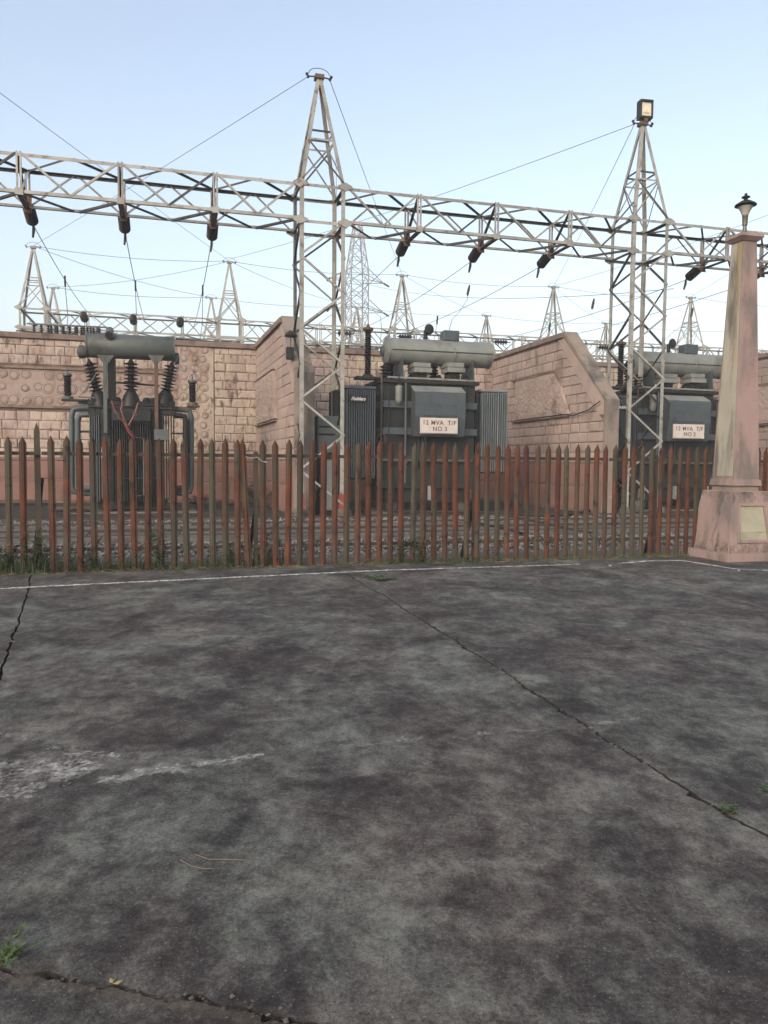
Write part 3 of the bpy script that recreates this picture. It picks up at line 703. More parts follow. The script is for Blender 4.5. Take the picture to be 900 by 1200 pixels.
# ------------------------------------------------------------------ girders
def girder(label, u0, v, posts, ends, far=False, group='lattice girders', hangers=True):
    """local x measured from u0; posts: local x of posts; ends: (x0,x1)"""
    t = thing('lattice_girder', label, 'girder', S(u0, v), A, group)
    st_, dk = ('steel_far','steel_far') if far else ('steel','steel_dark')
    x0, x1 = ends; cw = .085; posts = sorted(posts)
    for (y, z, sy, sz) in ((0,GZ0,1,1),(0,GZ1,1,-1),(TD,GZ0,-1,1),(TD,GZ1,-1,-1)):
        m = MB(); m.ell((x0,y,z),(x1,y,z), cw, .014, (0,0,sz), (0,sy,0)); m.build('chord', M['steel_dark' if (y and sz < 0 and not far) else st_], t)
    nodes = [x0+.02] + posts + [x1-.02]
    for p in posts:
        for y in (0, TD):
            m = MB(); yy = y + (-.012 if y == 0 else .012)
            for s_ in (-1, 1): m.box(p+s_*.045-.022, p+s_*.045+.022, min(yy,yy+(.05 if y==0 else -.05)), max(yy,yy+(.05 if y==0 else -.05)), GZ0-.04, GZ1+.04)
            m.box(p-.1, p+.1, yy-.016, yy+.001, GZ0-.05, GZ0+.12)
            m.build('post', M[st_], t)
        if not far:
            m = MB(); m.bar((p-.03,.02,GZ1-.03),(p-.03,TD-.02,GZ0+.03), .08,.03,Z_); m.build('cross_brace', M[dk], t)
            m = MB(); m.bar((p+.03,.02,GZ0+.03),(p+.03,TD-.02,GZ1-.03), .06,.02,Z_); m.build('cross_brace', M[st_], t)
            m = MB(); m.bar((p,-.01,GZ0-.03),(p,TD,GZ0-.03), .14,.03,Z_); m.build('cross_brace', M[dk], t)
            m = MB(); m.bar((p,TD-.10,GZ0-.14),(p,TD-.02,GZ0+.35), .2,.02,Y_); m.build('hanger_plate', M['rust_steel'], t)
    for i in range(len(nodes)-1):
        a, b = nodes[i], nodes[i+1]; mid = (a+b)/2
        fw_ = .055
        def br(p, q, up, mt, w_=fw_):
            m = MB(); m.ell(p, q, w_, .009, up[0], up[1]); m.build('brace', M[mt], t)
        if b-a > 1.3:
            br((a+.05,-.012,GZ1-.03),(mid-.03,-.012,GZ0+.03), ((0,1,0),Z_), st_); br((mid+.03,-.012,GZ0+.03),(b-.05,-.012,GZ1-.03), ((0,1,0),Z_), dk if i%2 else st_)
            br((a+.05,TD+.012,GZ0+.03),(mid-.03,TD+.012,GZ1-.03), ((0,-1,0),Z_), st_); br((mid+.03,TD+.012,GZ1-.03),(b-.05,TD+.012,GZ0+.03), ((0,-1,0),Z_), st_)
            br((a+.03,TD-.03,GZ1+.012),(mid-.06,.03,GZ1+.012), ((0,0,-1),X_), dk); br((mid+.06,.03,GZ1+.012),(b-.03,TD-.03,GZ1+.012), ((0,0,-1),X_), dk)
            br((a+.03,.03,GZ0-.012),(mid-.06,TD-.03,GZ0-.012), ((0,0,1),X_), dk, .065); br((mid+.06,TD-.03,GZ0-.012),(b-.03,.03,GZ0-.012), ((0,0,1),X_), dk, .065)
    return t
SP = u2-u1
pR = [u1+TW+2.2+k*((SP-TW-4.4)/2) for k in range(3)]
PN = [onv(581, 270, V0)[0]]
PH = (SP-TW)/2; cC = u1+TW+PH     # middle of the span
pM = [cC-2.45, cC, cC+2.45]
girder('lattice girder running from the left tower out of the photo to the left', u1, V0, [-2.32,-4.77,-7.22,-9.6], (-12.2,-.02))
g2 = girder('lattice girder between the two tall lattice towers', u1+TW, V0, [p-u1-TW for p in pM], (.02, SP-TW-.02))
g3 = girder('lattice girder passing behind the pink pillar, right of the floodlit tower', u2+TW, V0, [2.25,4.7,7.15], (.02, 11))
TOWNODE = [u1, u2]

# strain insulator strings, hanging from the girder's back edge and pulled towards the far portal
def shed_profile(n, r, rs, pitch, h0=0):
    p = [(rs, h0)]
    for k in range(n):
        z = h0+k*pitch; p += [(rs, z+pitch*.15), (r, z+pitch*.45), (r*.96, z+pitch*.6), (rs, z+pitch*.8)]
    p.append((rs, h0+n*pitch)); return p
PHASES = [u1-7.22, u1-4.77, u1-2.32] + pM + [u2+TW+2.25, u2+TW+4.7]
names = ['leftmost', 'second from left', 'third from left', 'left of the middle span', 'centre of the middle span', 'right of the middle span', 'just right of the floodlit tower', 'beside the pink pillar']
dnw = Vector((0,.93,-.32)).normalized()
STR_END = []
for k, u in enumerate(PHASES):
    t = thing('strain_insulator', 'black disc insulator string under the near girder, ' + names[k], 'insulator', S(u, V0+TD-.06, GZ0+.10), A, 'insulator strings under the near girder')
    m = MB(); m.tube([(0,-.08,.04), dnw*.24], .03, 6); m.build('clevis', M['black'], t)
    m = MB(); m.lathe(shed_profile(7, .165, .10, .09, .16), (0,0,0), dnw, 14); m.build('disc_string', M['porcelain'], t, True)
    m = MB(); m.tube([dnw*.78, dnw*.94], .035, 6); e = dnw*.92
    m.tube([e, e+Vector((0,.02,-.14)), e+Vector((-.03,.06,-.34))], [.035,.045,.03], 6); m.build('clamp', M['steel_dark'], t)
    STR_END.append(S(u, V0+TD-.06, GZ0+.10) + S(0, dnw.y*.94, 0) + Vector((0,0,dnw.z*.94)))

# ------------------------------------------------------------------ far portals
V1 = 43.4; V2 = 53.3
def ux(px, v, py=340): return onv(px, py, v)[0]
far_tops = [(37, V1, 'far lattice tower at the left end of the far girder'), (270, V1, 'far lattice tower above the left bay, between the left transformer and fire wall'),
            (475, V1, 'far lattice tower above the middle transformer tank'), (655, V1, 'far lattice tower above the sloping fire wall'), (818, V1, 'far lattice tower left of the pink pillar'),
            (60, V2, 'smaller farther tower just right of the far left tower'), (248, V2, 'smaller farther tower behind the left bay'), (421, V2, 'smaller farther tower in front of the tall pylon'),
            (575, V2, 'smaller farther tower right of the middle conservator'), (717, V2, 'smaller farther tower behind the floodlit tower')]
ft = None; FT = {}
for px, v, lab in far_tops:
    u = ux(px, v, 320) - TW/2
    if ft is None: ft = tower(lab, S(u, v), far=True, base=3.0, group='far portal towers')
    else: copy_tree(ft, S(u, v), lab)
    FT[px] = S(u+TW/2, v+TD/2, AP+.1)
for ch in kids(ft):
    pass
uL, uR = ux(37, V1, 320)-TW/2, ux(818, V1, 320)
span = (ux(270, V1, 320)-ux(37, V1, 320)); half = (span-TW)/2
fposts = []
for k in range(5):
    b0 = uL + k*span
    for d in (-2.45, 0, 2.45): fposts.append(b0+TW+half+d - uL)
    fposts += [b0+TW-uL, b0+span-uL]
fposts = sorted(p for p in fposts if p < 5*span-1)
girder('far lattice girder strung along behind the pink walls', uL, V1, fposts, (0, 5*span), far=True, group='far lattice girders')
girder('second far lattice girder, farther behind the pink walls', ux(60,V2,340)-TW/2, V2, fposts, (0, 5*span), far=True, group='far lattice girders')
# cross girder at the far left, running away from the camera
t = thing('lattice_girder', 'short far girder running away behind the far left tower', 'girder', S(uL, V1+TD), A, 'far lattice girders')
Lc = V2-V1-TD
for x in (0, TW):
    for z in (GZ0, GZ1): m = MB(); m.bar((x,0,z),(x,Lc,z),.09,.09,Z_); m.build('chord', M['steel_far'], t)
for k in range(8):
    y0, y1 = Lc*k/8, Lc*(k+1)/8
    for x in (0, TW): m = MB(); m.bar((x,y0,GZ0 if k%2 else GZ1),(x,y1,GZ1 if k%2 else GZ0),.05,.02,X_); m.build('brace', M['steel_far'], t)
    m = MB(); m.bar((0,y0,GZ0),(TW,y1,GZ0),.05,.02,Z_); m.build('brace', M['steel_dark'], t)
# far disc insulators facing the camera
far_disc = [100,157,211,395,466,578,700]
FD = {}
for k, px in enumerate(far_disc):
    where = ['above the left end of the left conservator','above the middle of the left conservator','above the right end of the left conservator','behind the left lattice tower','above the middle conservator','right of the middle conservator','beside the floodlit tower'][k]
    u = ux(px, V1, 385); p = S(u, V1-.25, GZ0+.52)
    t = thing('disc_insulator', 'dark disc insulator on the far girder ' + where, 'insulator', p, A, 'insulators on the far girder')
    dv = (0,-1,.15) if k < 3 else (.9,-.4,-.05)
    m = MB(); m.lathe(shed_profile(5,.20,.08,.15), (0,0,0), dv, 12); m.build('disc_string', M['porcelain'], t, True)
    m = MB(); m.tube([Vector(dv).normalized()*-.12, Vector(dv).normalized()*.95], .03, 5); m.build('clevis', M['black'], t)
    FD[px] = p + S(0,-.8,0)
# rows of post insulators on busbar supports behind the left wall
def bus_support(label, u, v, z, n, pitch, hh=.7, r=.13, du=1, dv=0):
    t = thing('busbar_support', label, 'insulator rack', S(u, v), A, 'busbar supports behind the walls')
    ex, ey = du*(n-1)*pitch, dv*(n-1)*pitch
    m = MB(); m.box(-.2, ex+.2, -.08, ey+.08, z-.15, z) if du else m.box(-.08,.08,-.2,ey+.2,z-.15,z); m.build('beam', M['steel_far'], t)
    for xx, yy in ((0,0),(ex,ey)):
        m = MB(); m.box(xx-.07,xx+.07,yy-.07,yy+.07,0,z-.151); m.build('leg', M['steel_far'], t)
    src = MB().lathe(shed_profile(6, r, r*.5, hh/6), (0,0,z), Z_, 8).mesh('post_insulator', M['porcelain'], True)
    for k in range(n): link('post_insulator', src, t, loc=(k*pitch*du, k*pitch*dv, 0))
    m = MB(); m.tube([(-.3,0,z+hh+.03),(ex+.3,ey,z+hh+.05)], .04, 6); m.build('busbar', M['wire'], t)
    return t
bus_support('rack of dark post insulators behind the left wall, beside the left conservator', ux(60,34,390), 34, 6.45, 9, .23, .5, .075)
bus_support('longer rack of post insulators farther behind the left wall', ux(40,38,390), 38, 7.0, 10, .3, .6, .09)
bus_support('tall rack of post insulators deep in the yard on the left', ux(28,50,385), 50, 8.3, 12, .45, .9, .12)
bus_support('rack of reddish post insulators seen through the left tower', ux(372,40,400), 40, 6.9, 5, .8, .75, .16)
bus_support('low rack of post insulators behind the middle bay wall', ux(385,37,405), 37, 6.5, 5, .55, .55, .12)
bus_support('rack of post insulators behind the sloping fire wall', ux(596,40,400), 40, 6.7, 4, .8, .6, .14)
bus_support('rack of post insulators seen through the floodlit tower', ux(702,38,400), 38, 6.3, 5, .7, .7, .16)
for px, v, zt, lab in ((150,40,7.6,'thin tubular busbar above the left conservator'),(330,38,7.3,'thin tubular busbar above the middle bay wall')):
    u = ux(px, v, 400); o = MB(); o.tube([S(u-5,v,zt), S(u-2,v,zt-.12), S(u+1,v,zt-.02), S(u+5,v,zt-.15)], .035, 5)
    for q in (-5, -.2, 5): o.tube([S(u+q,v,-.05), S(u+q,v,zt-(.05 if q<0 else .1))], .05, 5)
    tag(o.build('busbar', M['steel_dark']), lab, 'busbar', 'tubular busbars')

# ------------------------------------------------------------------ distant transmission pylon
pc = dep(418, 400, 100); pz = lambda py: dep(418, py, 100).z
t = thing('transmission_pylon', 'tall pale transmission pylon with cross arms far behind the yard', 'pylon', (pc.x, pc.y, 0), A+.1)
wid = lambda z: 1.15 if z < pz(318) else 1.15 - .75*(z-pz(318))/(pz(262)-pz(318))
zs = [0, 4, 8, 12, 15] + [pz(385)+ (pz(262)-pz(385))*k/9 for k in range(10)]
zs = sorted(z for z in set(zs))
leg = [MB() for _ in range(4)]; lat = MB()
for a, b in zip(zs, zs[1:]):
    wa, wb = wid(a), wid(b); Ca = [(-wa,-wa,a),(wa,-wa,a),(wa,wa,a),(-wa,wa,a)]; Cb = [(-wb,-wb,b),(wb,-wb,b),(wb,wb,b),(-wb,wb,b)]
    for i in range(4):
        leg[i].bar(Ca[i], Cb[i], .13, .13); j = (i+1)%4
        lat.bar(Ca[i], Cb[j], .06, .06); lat.bar(Ca[j], Cb[i], .06, .06); lat.bar(Cb[i], Cb[j], .06, .06)
for L_ in leg: L_.build('leg', M['steel_far'], t)
lat.build('lattice', M['steel_far'], t)
for z in (pz(329), pz(364), pz(296)):
    for s_ in (-1, 1):
        m = MB(); w0 = wid(z); tip = (s_*(w0+2.5), 0, z)
        for y in (-w0, w0): m.bar((s_*w0,y,z), tip, .09,.09); m.bar((s_*w0,y,z+1.35), tip, .08,.08)
        for f in (.35,.65): m.bar((s_*(w0+2.5*f),-w0*(1-f),z),(s_*(w0+2.5*f),0,z+1.35*(1-f)),.05,.05)
        if z < pz(300):
            m.build('cross_arm', M['steel_far'], t)
            m = MB(); m.lathe(shed_profile(6,.14,.06,.16), tip, (s_*.5,-.6,-.5), 8); m.build('insulator_string', M['porcelain'], t)

# ------------------------------------------------------------------ wires
def wire(label, a, b, sag, r=.011, n=14, grp='overhead wires'):
    a, b = Vector(a), Vector(b); m = MB()
    m.tube([a.lerp(b, i/n) - Vector((0,0,4*sag*(i/n)*(1-i/n))) for i in range(n+1)], r, 4)
    tag(m.build('overhead_wire', M['wire']), label, 'wire', grp)
AP1 = S(u1+TW/2-.3, V0+TD/2, AP+.03); AP2 = S(u2+TW/2-.3, V0+TD/2, AP+.0)
AP1r = S(u1+TW/2+.3, V0+TD/2, AP+.03)
wire('shield wire from the left tower peak down to the far left tower', AP1, FT[37], .05)
wire('shield wire from the left tower peak to the far tower above the middle transformer', AP1r, FT[475], .05)
wire('shield wire from the floodlit tower peak down leftwards across the girder', AP2, FT[270]+Vector((0,0,.1)), .25)
wire('shield wire from the floodlit tower peak to the far tower above the fire wall', AP2, FT[655], .1)
AP0 = S(u1-SP+TW/2, V0+TD/2, AP)
wire('shield wire entering at the left edge and falling towards the left bay', AP0, FT[270], .05)
AP3 = S(u2+SP+TW/2, V0+TD/2, AP)
wire('shield wire from the right edge over the pillar towards the sloping fire wall', AP3, FT[655], .3)
wire('shield wire from beyond the right edge to the far tower left of the pillar', AP3, FT[818], .1)
ks = [37, 270, 475, 655, 818]
labs = ['between the far left tower and the far tower over the left bay', 'between the far towers over the left bay and the middle transformer', 'between the far towers over the middle transformer and the fire wall', 'between the far towers over the fire wall and beside the pillar']
for (a, b), l in zip(zip(ks, ks[1:]), labs): wire('shield wire ' + l, FT[a], FT[b], .25, .012)
k2 = [60, 248, 421, 575, 717]
labs = ['left pair of the smaller farther towers', 'two smaller farther towers behind the left lattice tower', 'two smaller farther towers above the middle transformer', 'two smaller farther towers above the sloping fire wall']
for (a, b), l in zip(zip(k2, k2[1:]), labs): wire('thin shield wire between the ' + l, FT[a], FT[b], .25, .013)
wire('shield wire linking the far left tower to the farther tower behind the left bay', FT[37], FT[248], .3, .012)
wire('shield wire from the far tower over the left bay to the left edge', FT[270], FT[60], .3, .012)
wire('shield wire from the far tower over the left bay to the tall pylon', FT[270], FT[421], .3, .012)
wire('shield wire from the far tower over the middle transformer to the next one right', FT[475], FT[575], .2, .012)
wire('shield wire from the far tower over the fire wall to the floodlit tower', FT[655], FT[717], .2, .012)
wire('shield wire from the far tower beside the pillar out of the photo on the right', FT[818], FT[818]+S(span,0,0), .25, .012)
wire('thin shield wire from the farther tower behind the floodlit tower to the right edge', FT[717], FT[717]+S(span*1.2,0,0), .25, .013)
wire('long wire from the pylon towards the far yard on the right', Vector((pc.x,pc.y,pz(330))), FT[655]+Vector((6,-4,-1)), 1.2, .02)
# conductors from strings to the far girder, with clamp and dropper
tgt = [100,157,211]
ends = []
for k, u in enumerate(PHASES):
    e = Vector(STR_END[k]); far = S(u + (0 if k else .0), V1-.9, GZ0+.35)
    wire('conductor from the near girder string ' + names[k] + ' to the far girder', e, far, .25, .013, grp='phase conductors')
    f = .36 if k < 3 else .55; c = e.lerp(far, f) - Vector((0,0,.23))
    if k < 3 or k in (5, 6):
        t = thing('line_clamp', 'dark clamp on the conductor ' + names[k], 'clamp', c, A, 'conductor clamps')
        m = MB(); m.bar((0,-.04,.16),(0,.04,-.22),.06,.06); m.build('clamp_body', M['black'], t)
        d = MB(); b_ = c + S(-.25, 1.6, -3.0); d.tube([c+Vector((0,0,-.2)), c.lerp(b_,.4)+S(.1,0,0), c.lerp(b_,.8)+S(.02,0,0), b_], .012, 4)
        tag(d.build('dropper_wire', M['wire']), 'thin dropper wire hanging from the conductor ' + names[k], 'wire', 'dropper wires')
# dropper curling down to the middle transformer bushings
def px3(px, py, Y): return dep(px, py, Y)
for pts, lab in (([(550,341,30),(547,352,29.5),(538,366,28),(530,374,26),(526,388,25)], 'thin curling dropper above the middle transformer'),
                 ([(812,366,34),(806,378,33),(790,388,31),(778,400,29)], 'thin curling dropper above the right transformer'),
                 ([(446,402,27),(447,384,28),(446,372,29),(436,362,31),(424,360,32)], 'looped dropper left of the middle conservator')):
    m = MB(); m.tube([px3(*p) for p in pts], .012, 4); tag(m.build('dropper_wire', M['wire']), lab, 'wire', 'dropper wires')
for (px, py, Y, lab) in ((549,340,30,'small black clamp on the thin wire above the middle transformer'), (695,356,30,'small black clamp left of the floodlit tower'), (811,366,34,'small black clamp beside the far tower left of the pillar')):
    t = thing('wire_clamp', lab, 'clamp', px3(px,py,Y), A, 'small wire clamps'); m = MB(); m.lathe([(.02,-.22),(.05,-.16),(.05,.05),(.03,.2)], (0,0,0), (.2,0,1), 6); m.build('clamp_body', M['black'], t)

# ------------------------------------------------------------------ floodlight on the right tower, small lamp on the fire wall
fl = thing('floodlight', 'square floodlight with cream reflector on the right tower peak', 'floodlight', S(u2+TW/2+.05, V0+TD/2-.1, AP+.08), A-.12)
m = MB(); m.bar((0,0,0),(0,0,.12),.1,.1); m.build('bracket', M['rust_steel'], fl)
m = MB(); h = .30
fr = [(-.21,-.1),( .21,-.1)]
m.box(-.22,.22,.0,.22,.1,.68); m.bbox(-.22,-.17,-.06,.0,.1,.68,.008); m.bbox(.17,.22,-.06,.0,.1,.68,.008); m.bbox(-.17,.17,-.06,.0,.1,.17,.008); m.bbox(-.17,.17,-.06,.0,.61,.68,.008)
m.build('housing', M['black'], fl)
m = MB(); m.add([(-.17,-.004,.17),(.17,-.004,.17),(.17,-.004,.61),(-.17,-.004,.61)], [(0,1,2,3)]); m.add([(-.1,-.03,.27),(.1,-.03,.27),(.1,-.03,.33),(-.1,-.03,.33)], [(0,1,2,3)]); m.build('reflector', M['flood'], fl, fix=False)
lp = dep(341, 392, 22.7)
wl = thing('wall_lamp', 'dark dish lamp and black box at the end of the left fire wall', 'lamp', lp, A)
m = MB(); m.lathe([(.19,-.06),(.2,-.04),(.12,.06),(.04,.11)], (0,0,0), Z_, 14); m.build('lamp_shade', M['black'], wl, True)
m = MB(); m.tube([(0,0,.1),(0,.3,.16),(.02,.9,.12)], .018, 6); m.build('arm', M['black'], wl)
m = MB(); m.bbox(-.14,.08,-.05,.12,-.72,-.36,.02); m.tube([(0,.05,-.36),(0,.05,.1)], .012, 5); m.build('control_box', M['black'], wl)

# ------------------------------------------------------------------ transformers (local frame aligned with the yard)
def text_obj(txt, size, parent, mat, loc, sp=1.0, shear=0, offset=0.0):
    c = bpy.data.curves.new('lettering', 'FONT'); c.body = txt; c.size = size; c.align_x = 'CENTER'; c.align_y = 'CENTER'; c.extrude = .002; c.space_character = sp; c.shear = shear; c.offset = offset
    o = bpy.data.objects.new('tmp', c); COL.objects.link(o); dg = bpy.context.evaluated_depsgraph_get()
    me = bpy.data.meshes.new_from_object(o.evaluated_get(dg)); bpy.data.objects.remove(o)
    me.materials.clear(); me.materials.append(mat)
    return link('lettering', me, parent, loc=loc, rot=(R(90), 0, 0))
VT = 23.0
UT = onv(500, 560, VT)[0]
def q2(px, py, dv=0.0):
    u, z = onv(px, py, VT+dv); return u-UT, z
def bigtx(label, loc, num, left_cab):
    t = thing('power_transformer', label, 'transformer', loc, A)
    P = lambda n, m, mt, par=None, sm=False, kind=None: m.build(n, M[mt], par or t, sm, kind)
    xl, zt = q2(449, 448); xr, zb = q2(555, 573)
    TDp = 1.9
    m = MB(); m.bbox(xl, xr, 0, TDp, zb, zt, .02); tank = P('tank', m, 'tx_old')
    for ya, yb in ((471,479),(502,510),(535,541)):
        _, za = q2(500, ya); _, zc = q2(500, yb); m = MB(); m.bbox(xl-.03, xr+.03, -.13, TDp+.13, zc, za, .01); P('stiffener', m, 'tx', tank)
    m = MB(); m.box(xl-.1, xr+.1, -.12, TDp+.12, zt+.001, zt+.11); P('cover', m, 'black')
    for k in range(14):
        m = MB(); x = xl + (xr-xl)*(k+.5)/14; m.lathe([(.03,-.05),(.03,.05),(.015,.09)], (x,-.09,zt+.10), Z_, 6); P('bolt', m, 'black')
    # under-frame, wheels
    m = MB(); m.box(xl+.1, xr-.1, .1, .3, .28, zb-.001); m.box(xl+.1, xr-.1, TDp-.3, TDp-.1, .28, zb-.001); m.box(xl+.3, xr-.3, .301, TDp-.301, .34, zb-.05); P('skid', m, 'black')
    for x in (xl+.35, xr-.35):
        for y in (.2, TDp-.2):
            m = MB(); m.lathe([(.16,-.06),(.2,-.05),(.2,-.03),(.17,-.02),(.17,.05)], (x,y,.19), Y_, 14); P('wheel', m, 'steel_dark')
    for k in range(3):
        m = MB(); x = xl+.25+k*(xr-xl-.5)/2; m.bbox(x-.05,x+.05,-.16,-.02,.35,zb+.1,.01); P('jacking_lug', m, 'kiosk')
    # marshalling box
    b0, zt1 = q2(487, 452, -.55); b1, zm = q2(545.5, 489, -.55); _, zlo = q2(500, 511, -.55); _, zc1 = q2(500, 459, -.55)
    prof = [(-.14,zt1+.02),(-.48,zc1),(-.55,zc1-.06),(-.55,zm),(-.44,zlo),(-.14,zlo)]
    m = MB(); m.prism(prof, lambda p: (b0, p[0], p[1]), lambda p: (b1, p[0], p[1])); box = P('control_cabinet', m, 'tx')
    m = MB(); m.prism([(-.12,zt1+.045),(-.50,zc1+.02),(-.50,zc1-.0),(-.12,zt1+.022)], lambda p: (b0-.02, p[0], p[1]), lambda p: (b1+.02, p[0], p[1])); P('hood', m, 'tx_pale', box)
    w0, z0 = q2(497, 473, -.56); w1, z1 = q2(535, 488, -.56)
    m = MB(); m.bbox(w0, w1, -.567, -.551, z1, z0, .004); P('access_panel', m, 'tx', box)
    m = MB()
    for k in range(12): 
        for zz in (z0-.025, z1+.025): m.box(w0+.03+(w1-w0-.06)*k/11-.008, w0+.03+(w1-w0-.06)*k/11+.008, -.575, -.566, zz-.008, zz+.008)
    P('bolts', m, 'black', box, kind='stuff')
    s0, z0 = q2(493.5, 490, -.6); s1, z1 = q2(536, 508, -.6); zc2 = (z0+z1)/2; hh = (z0-z1); cx = (s0+s1)/2
    m = MB(); m.bbox(s0, s1, -.60, -.575, z1, z0, .004); m.box(s0-.02, s1+.02, -.575, -.552, z1-.02, z0+.02); P('sign_plate', m, 'plate', box)
    text_obj('12 MVA  T/F', hh*.42, box, M['ink'], (cx, -.603, zc2+hh*.2), 1.12, 0, .003)
    text_obj('NO ' + num, hh*.42, box, M['ink'], (cx+.02, -.603, zc2-hh*.22), 1.12, 0, .003)
    # conservator
    cy = .55; ca, cz = q2(452, 412, cy); cb, cz2 = q2(573, 416, cy); czm = (cz+cz2)/2 ; r = .415
    m = MB(); m.lathe([(.02,-.10),(.2,-.08),(.35,-.03),(r,.04),(r,cb-ca-.03),(r-.1,cb-ca+.04),(.02,cb-ca+.08)], (ca,cy,czm), X_, 32); cons = P('conservator', m, 'tx_pale', None, True)
    for f, rr in ((.005,r+.03),(.62,r+.014),(.995,r+.012)):
        m = MB(); x = ca+(cb-ca)*f; m.lathe([(r-.05,x-.022-ca),(rr,x-.02-ca),(rr,x+.02-ca),(r-.05,x+.022-ca)], (ca,cy,czm), X_, 32); P('band', m, 'tx_pale', cons)
    m = MB(); m.box(ca+.1, cb-.05, cy-r-.012, cy-r+.03, czm-.02, czm+.008); P('seam', m, 'tx_old', cons)
    m = MB(); m.lathe([(.02,-.15),(.16,-.15),(.17,-.11),(.12,-.09)], (ca,cy,czm-.02), X_, 14); P('inspection_cover', m, 'tx', cons)
    gx, gz = q2(501.5, 386.5, cy); 
    m = MB(); m.tube([(gx-.08,cy,czm+r-.05),(gx-.08,cy,gz-.05),(gx,cy-.1,gz)], .07, 10); m.lathe([(.05,0),(.165,.02),(.165,.06),(.14,.07)], (gx,cy-.06,gz), (0.25,-1,0), 18); P('explosion_vent', m, 'tx_old', cons, True)
    bx0, bz0 = q2(518, 400, cy); bx1, bz1 = q2(536, 389.5, cy)
    m = MB(); m.bbox(bx0, bx1, cy-.2, cy+.2, czm+r-.03, bz1+.02, .02); P('top_box', m, 'tx', cons)
    # supports
    for px in (473, 556):
        x, _ = q2(px, 425, 0); m = MB(); m.prism([(-.02,zt+.11),(1.2,zt+.11),(1.0,czm-r*.55),(.1,czm-r*.55)], lambda p: (x-.012, p[0], p[1]), lambda p: (x+.012, p[0], p[1])); P('support_plate', m, 'tx')
    for pa, pb in ((485,505),(524,544)):
        x0, z0 = q2(pa, 424.5, -.02); x1, z1 = q2(pb, 437, -.02)
        m = MB(); m.bbox(x0, x1, -.02, .6, (z0+z1)/2+.015, z0, .012); P('duct_box', m, 'tx_pale'); m = MB(); m.bbox(x0+.02, x1+.03, -.06, .6, z1, (z0+z1)/2+.0, .012); P('duct_box', m, 'tx_pale')
        m = MB(); m.box(x0+.1, x1-.1, .1, .5, zt+.11, z1-.001); P('duct_neck', m, 'black')
    x0, _ = q2(455, 440); 
    m = MB(); m.bar((xl+.1,-.1,zt+.16),(xr-.1,-.1,zt+.14),.05,.05); P('cover_pipe', m, 'tx_pale')
    for px, pw in ((515,5),(534,8),(492,7),(548,6)):
        x, z = q2(px, 441, .1); m = MB(); m.lathe([(.06,0),(.1,.04),(.1,.1),(.05,.16),(.05,.2)], (x,.12,zt+.11), Z_, 10); P('valve', m, 'tx_dark')
    # bushings: tall one at the left rear, squat one at the front left, rear row
    x, z = q2(431, 441, .5); _, z1 = q2(431, 390, .5)
    m = MB(); m.box(x-.4, x+.35, .3, .75, z-.10, z-.02); m.lathe([(.16,0),(.16,.06),(.1,.08)], (x,.5,z-.02), Z_, 12); P('bushing_base', m, 'tx_old')
    m = MB(); m.lathe(shed_profile(20, .115, .085, (z1-z-.02)/20), (x,.5,z+.05), Z_, 12); P('tall_bushing', m, 'porcelain', None, True)
    m = MB(); m.lathe([(.10,0),(.17,.03),(.17,.09),(.06,.13),(.03,.22)], (x,.5,z1+.05), Z_, 12); P('bushing_cap', m, 'rust_steel')
    x, z = q2(455, 447); _, z1 = q2(455, 427)
    m = MB(); m.lathe([(.26,0),(.26,.06),(.18,.1)]+shed_profile(4,.21,.12,.1,.12)+[(.05,.6)], (x,.25,z), Z_, 14); P('bushing', m, 'porcelain', None, True)
    for k in range(3):
        x = xl+.7+k*.75; m = MB(); m.lathe([(.22,0),(.22,.1),(.14,.14)]+shed_profile(9,.17,.10,.105,.16)+[(.04,1.2)], (x,TDp-.35,zt+.1), (.0,.18,1), 12); P('bushing', m, 'porcelain', None, True)
    # breather, pipes, hand wheel
    x, z0 = q2(467, 453, -.2); _, z1 = q2(467, 469, -.2)
    m = MB(); m.lathe([(.03,-.12),(.06,-.1),(.11,0),(.115,z0-z1),(.05,z0-z1+.04)], (x,-.25,z1), Z_, 14); P('breather', m, 'tx_pale', None, True)
    m = MB(); m.tube([(x,-.25,z0),(x,-.25,zt+.2),(x,.2,zt+.25)], .02, 6); P('breather_pipe', m, 'tx_dark')
    x, _ = q2(447, 480, -.15); m = MB(); m.tube([(x,-.15,.3),(x,-.15,zt+.2),(x+.15,.3,zt+.3)], .03, 8); P('pipe', m, 'steel_dark')
    x, _ = q2(456, 480, -.15); m = MB(); m.tube([(x,-.12,1.0),(x,-.12,zt-.12)], .02, 6); P('pipe', m, 'tx_dark')
    x, _ = q2(475.5, 480, -.2); m = MB(); m.tube([(x,-.2,.9),(x,-.2,zt-.02)], .035, 8); P('pipe', m, 'tx')
    for px, py, rr in ((447,514,.15),(473,541,.10),(474,548,.05)):
        x, z = q2(px, py, -.22); m = MB(); n = 14
        m.tube([(x+rr*math.cos(2*math.pi*k/n), -.24, z+rr*math.sin(2*math.pi*k/n)) for k in range(n+1)], .014, 5)
        for k in range(3): m.tube([(x,-.24,z),(x+rr*math.cos(k*2.1),-.24,z+rr*math.sin(k*2.1))], .01, 4)
        m.tube([(x,-.24,z),(x,-.0,z)], .02, 5); P('hand_wheel', m, 'rust_steel')
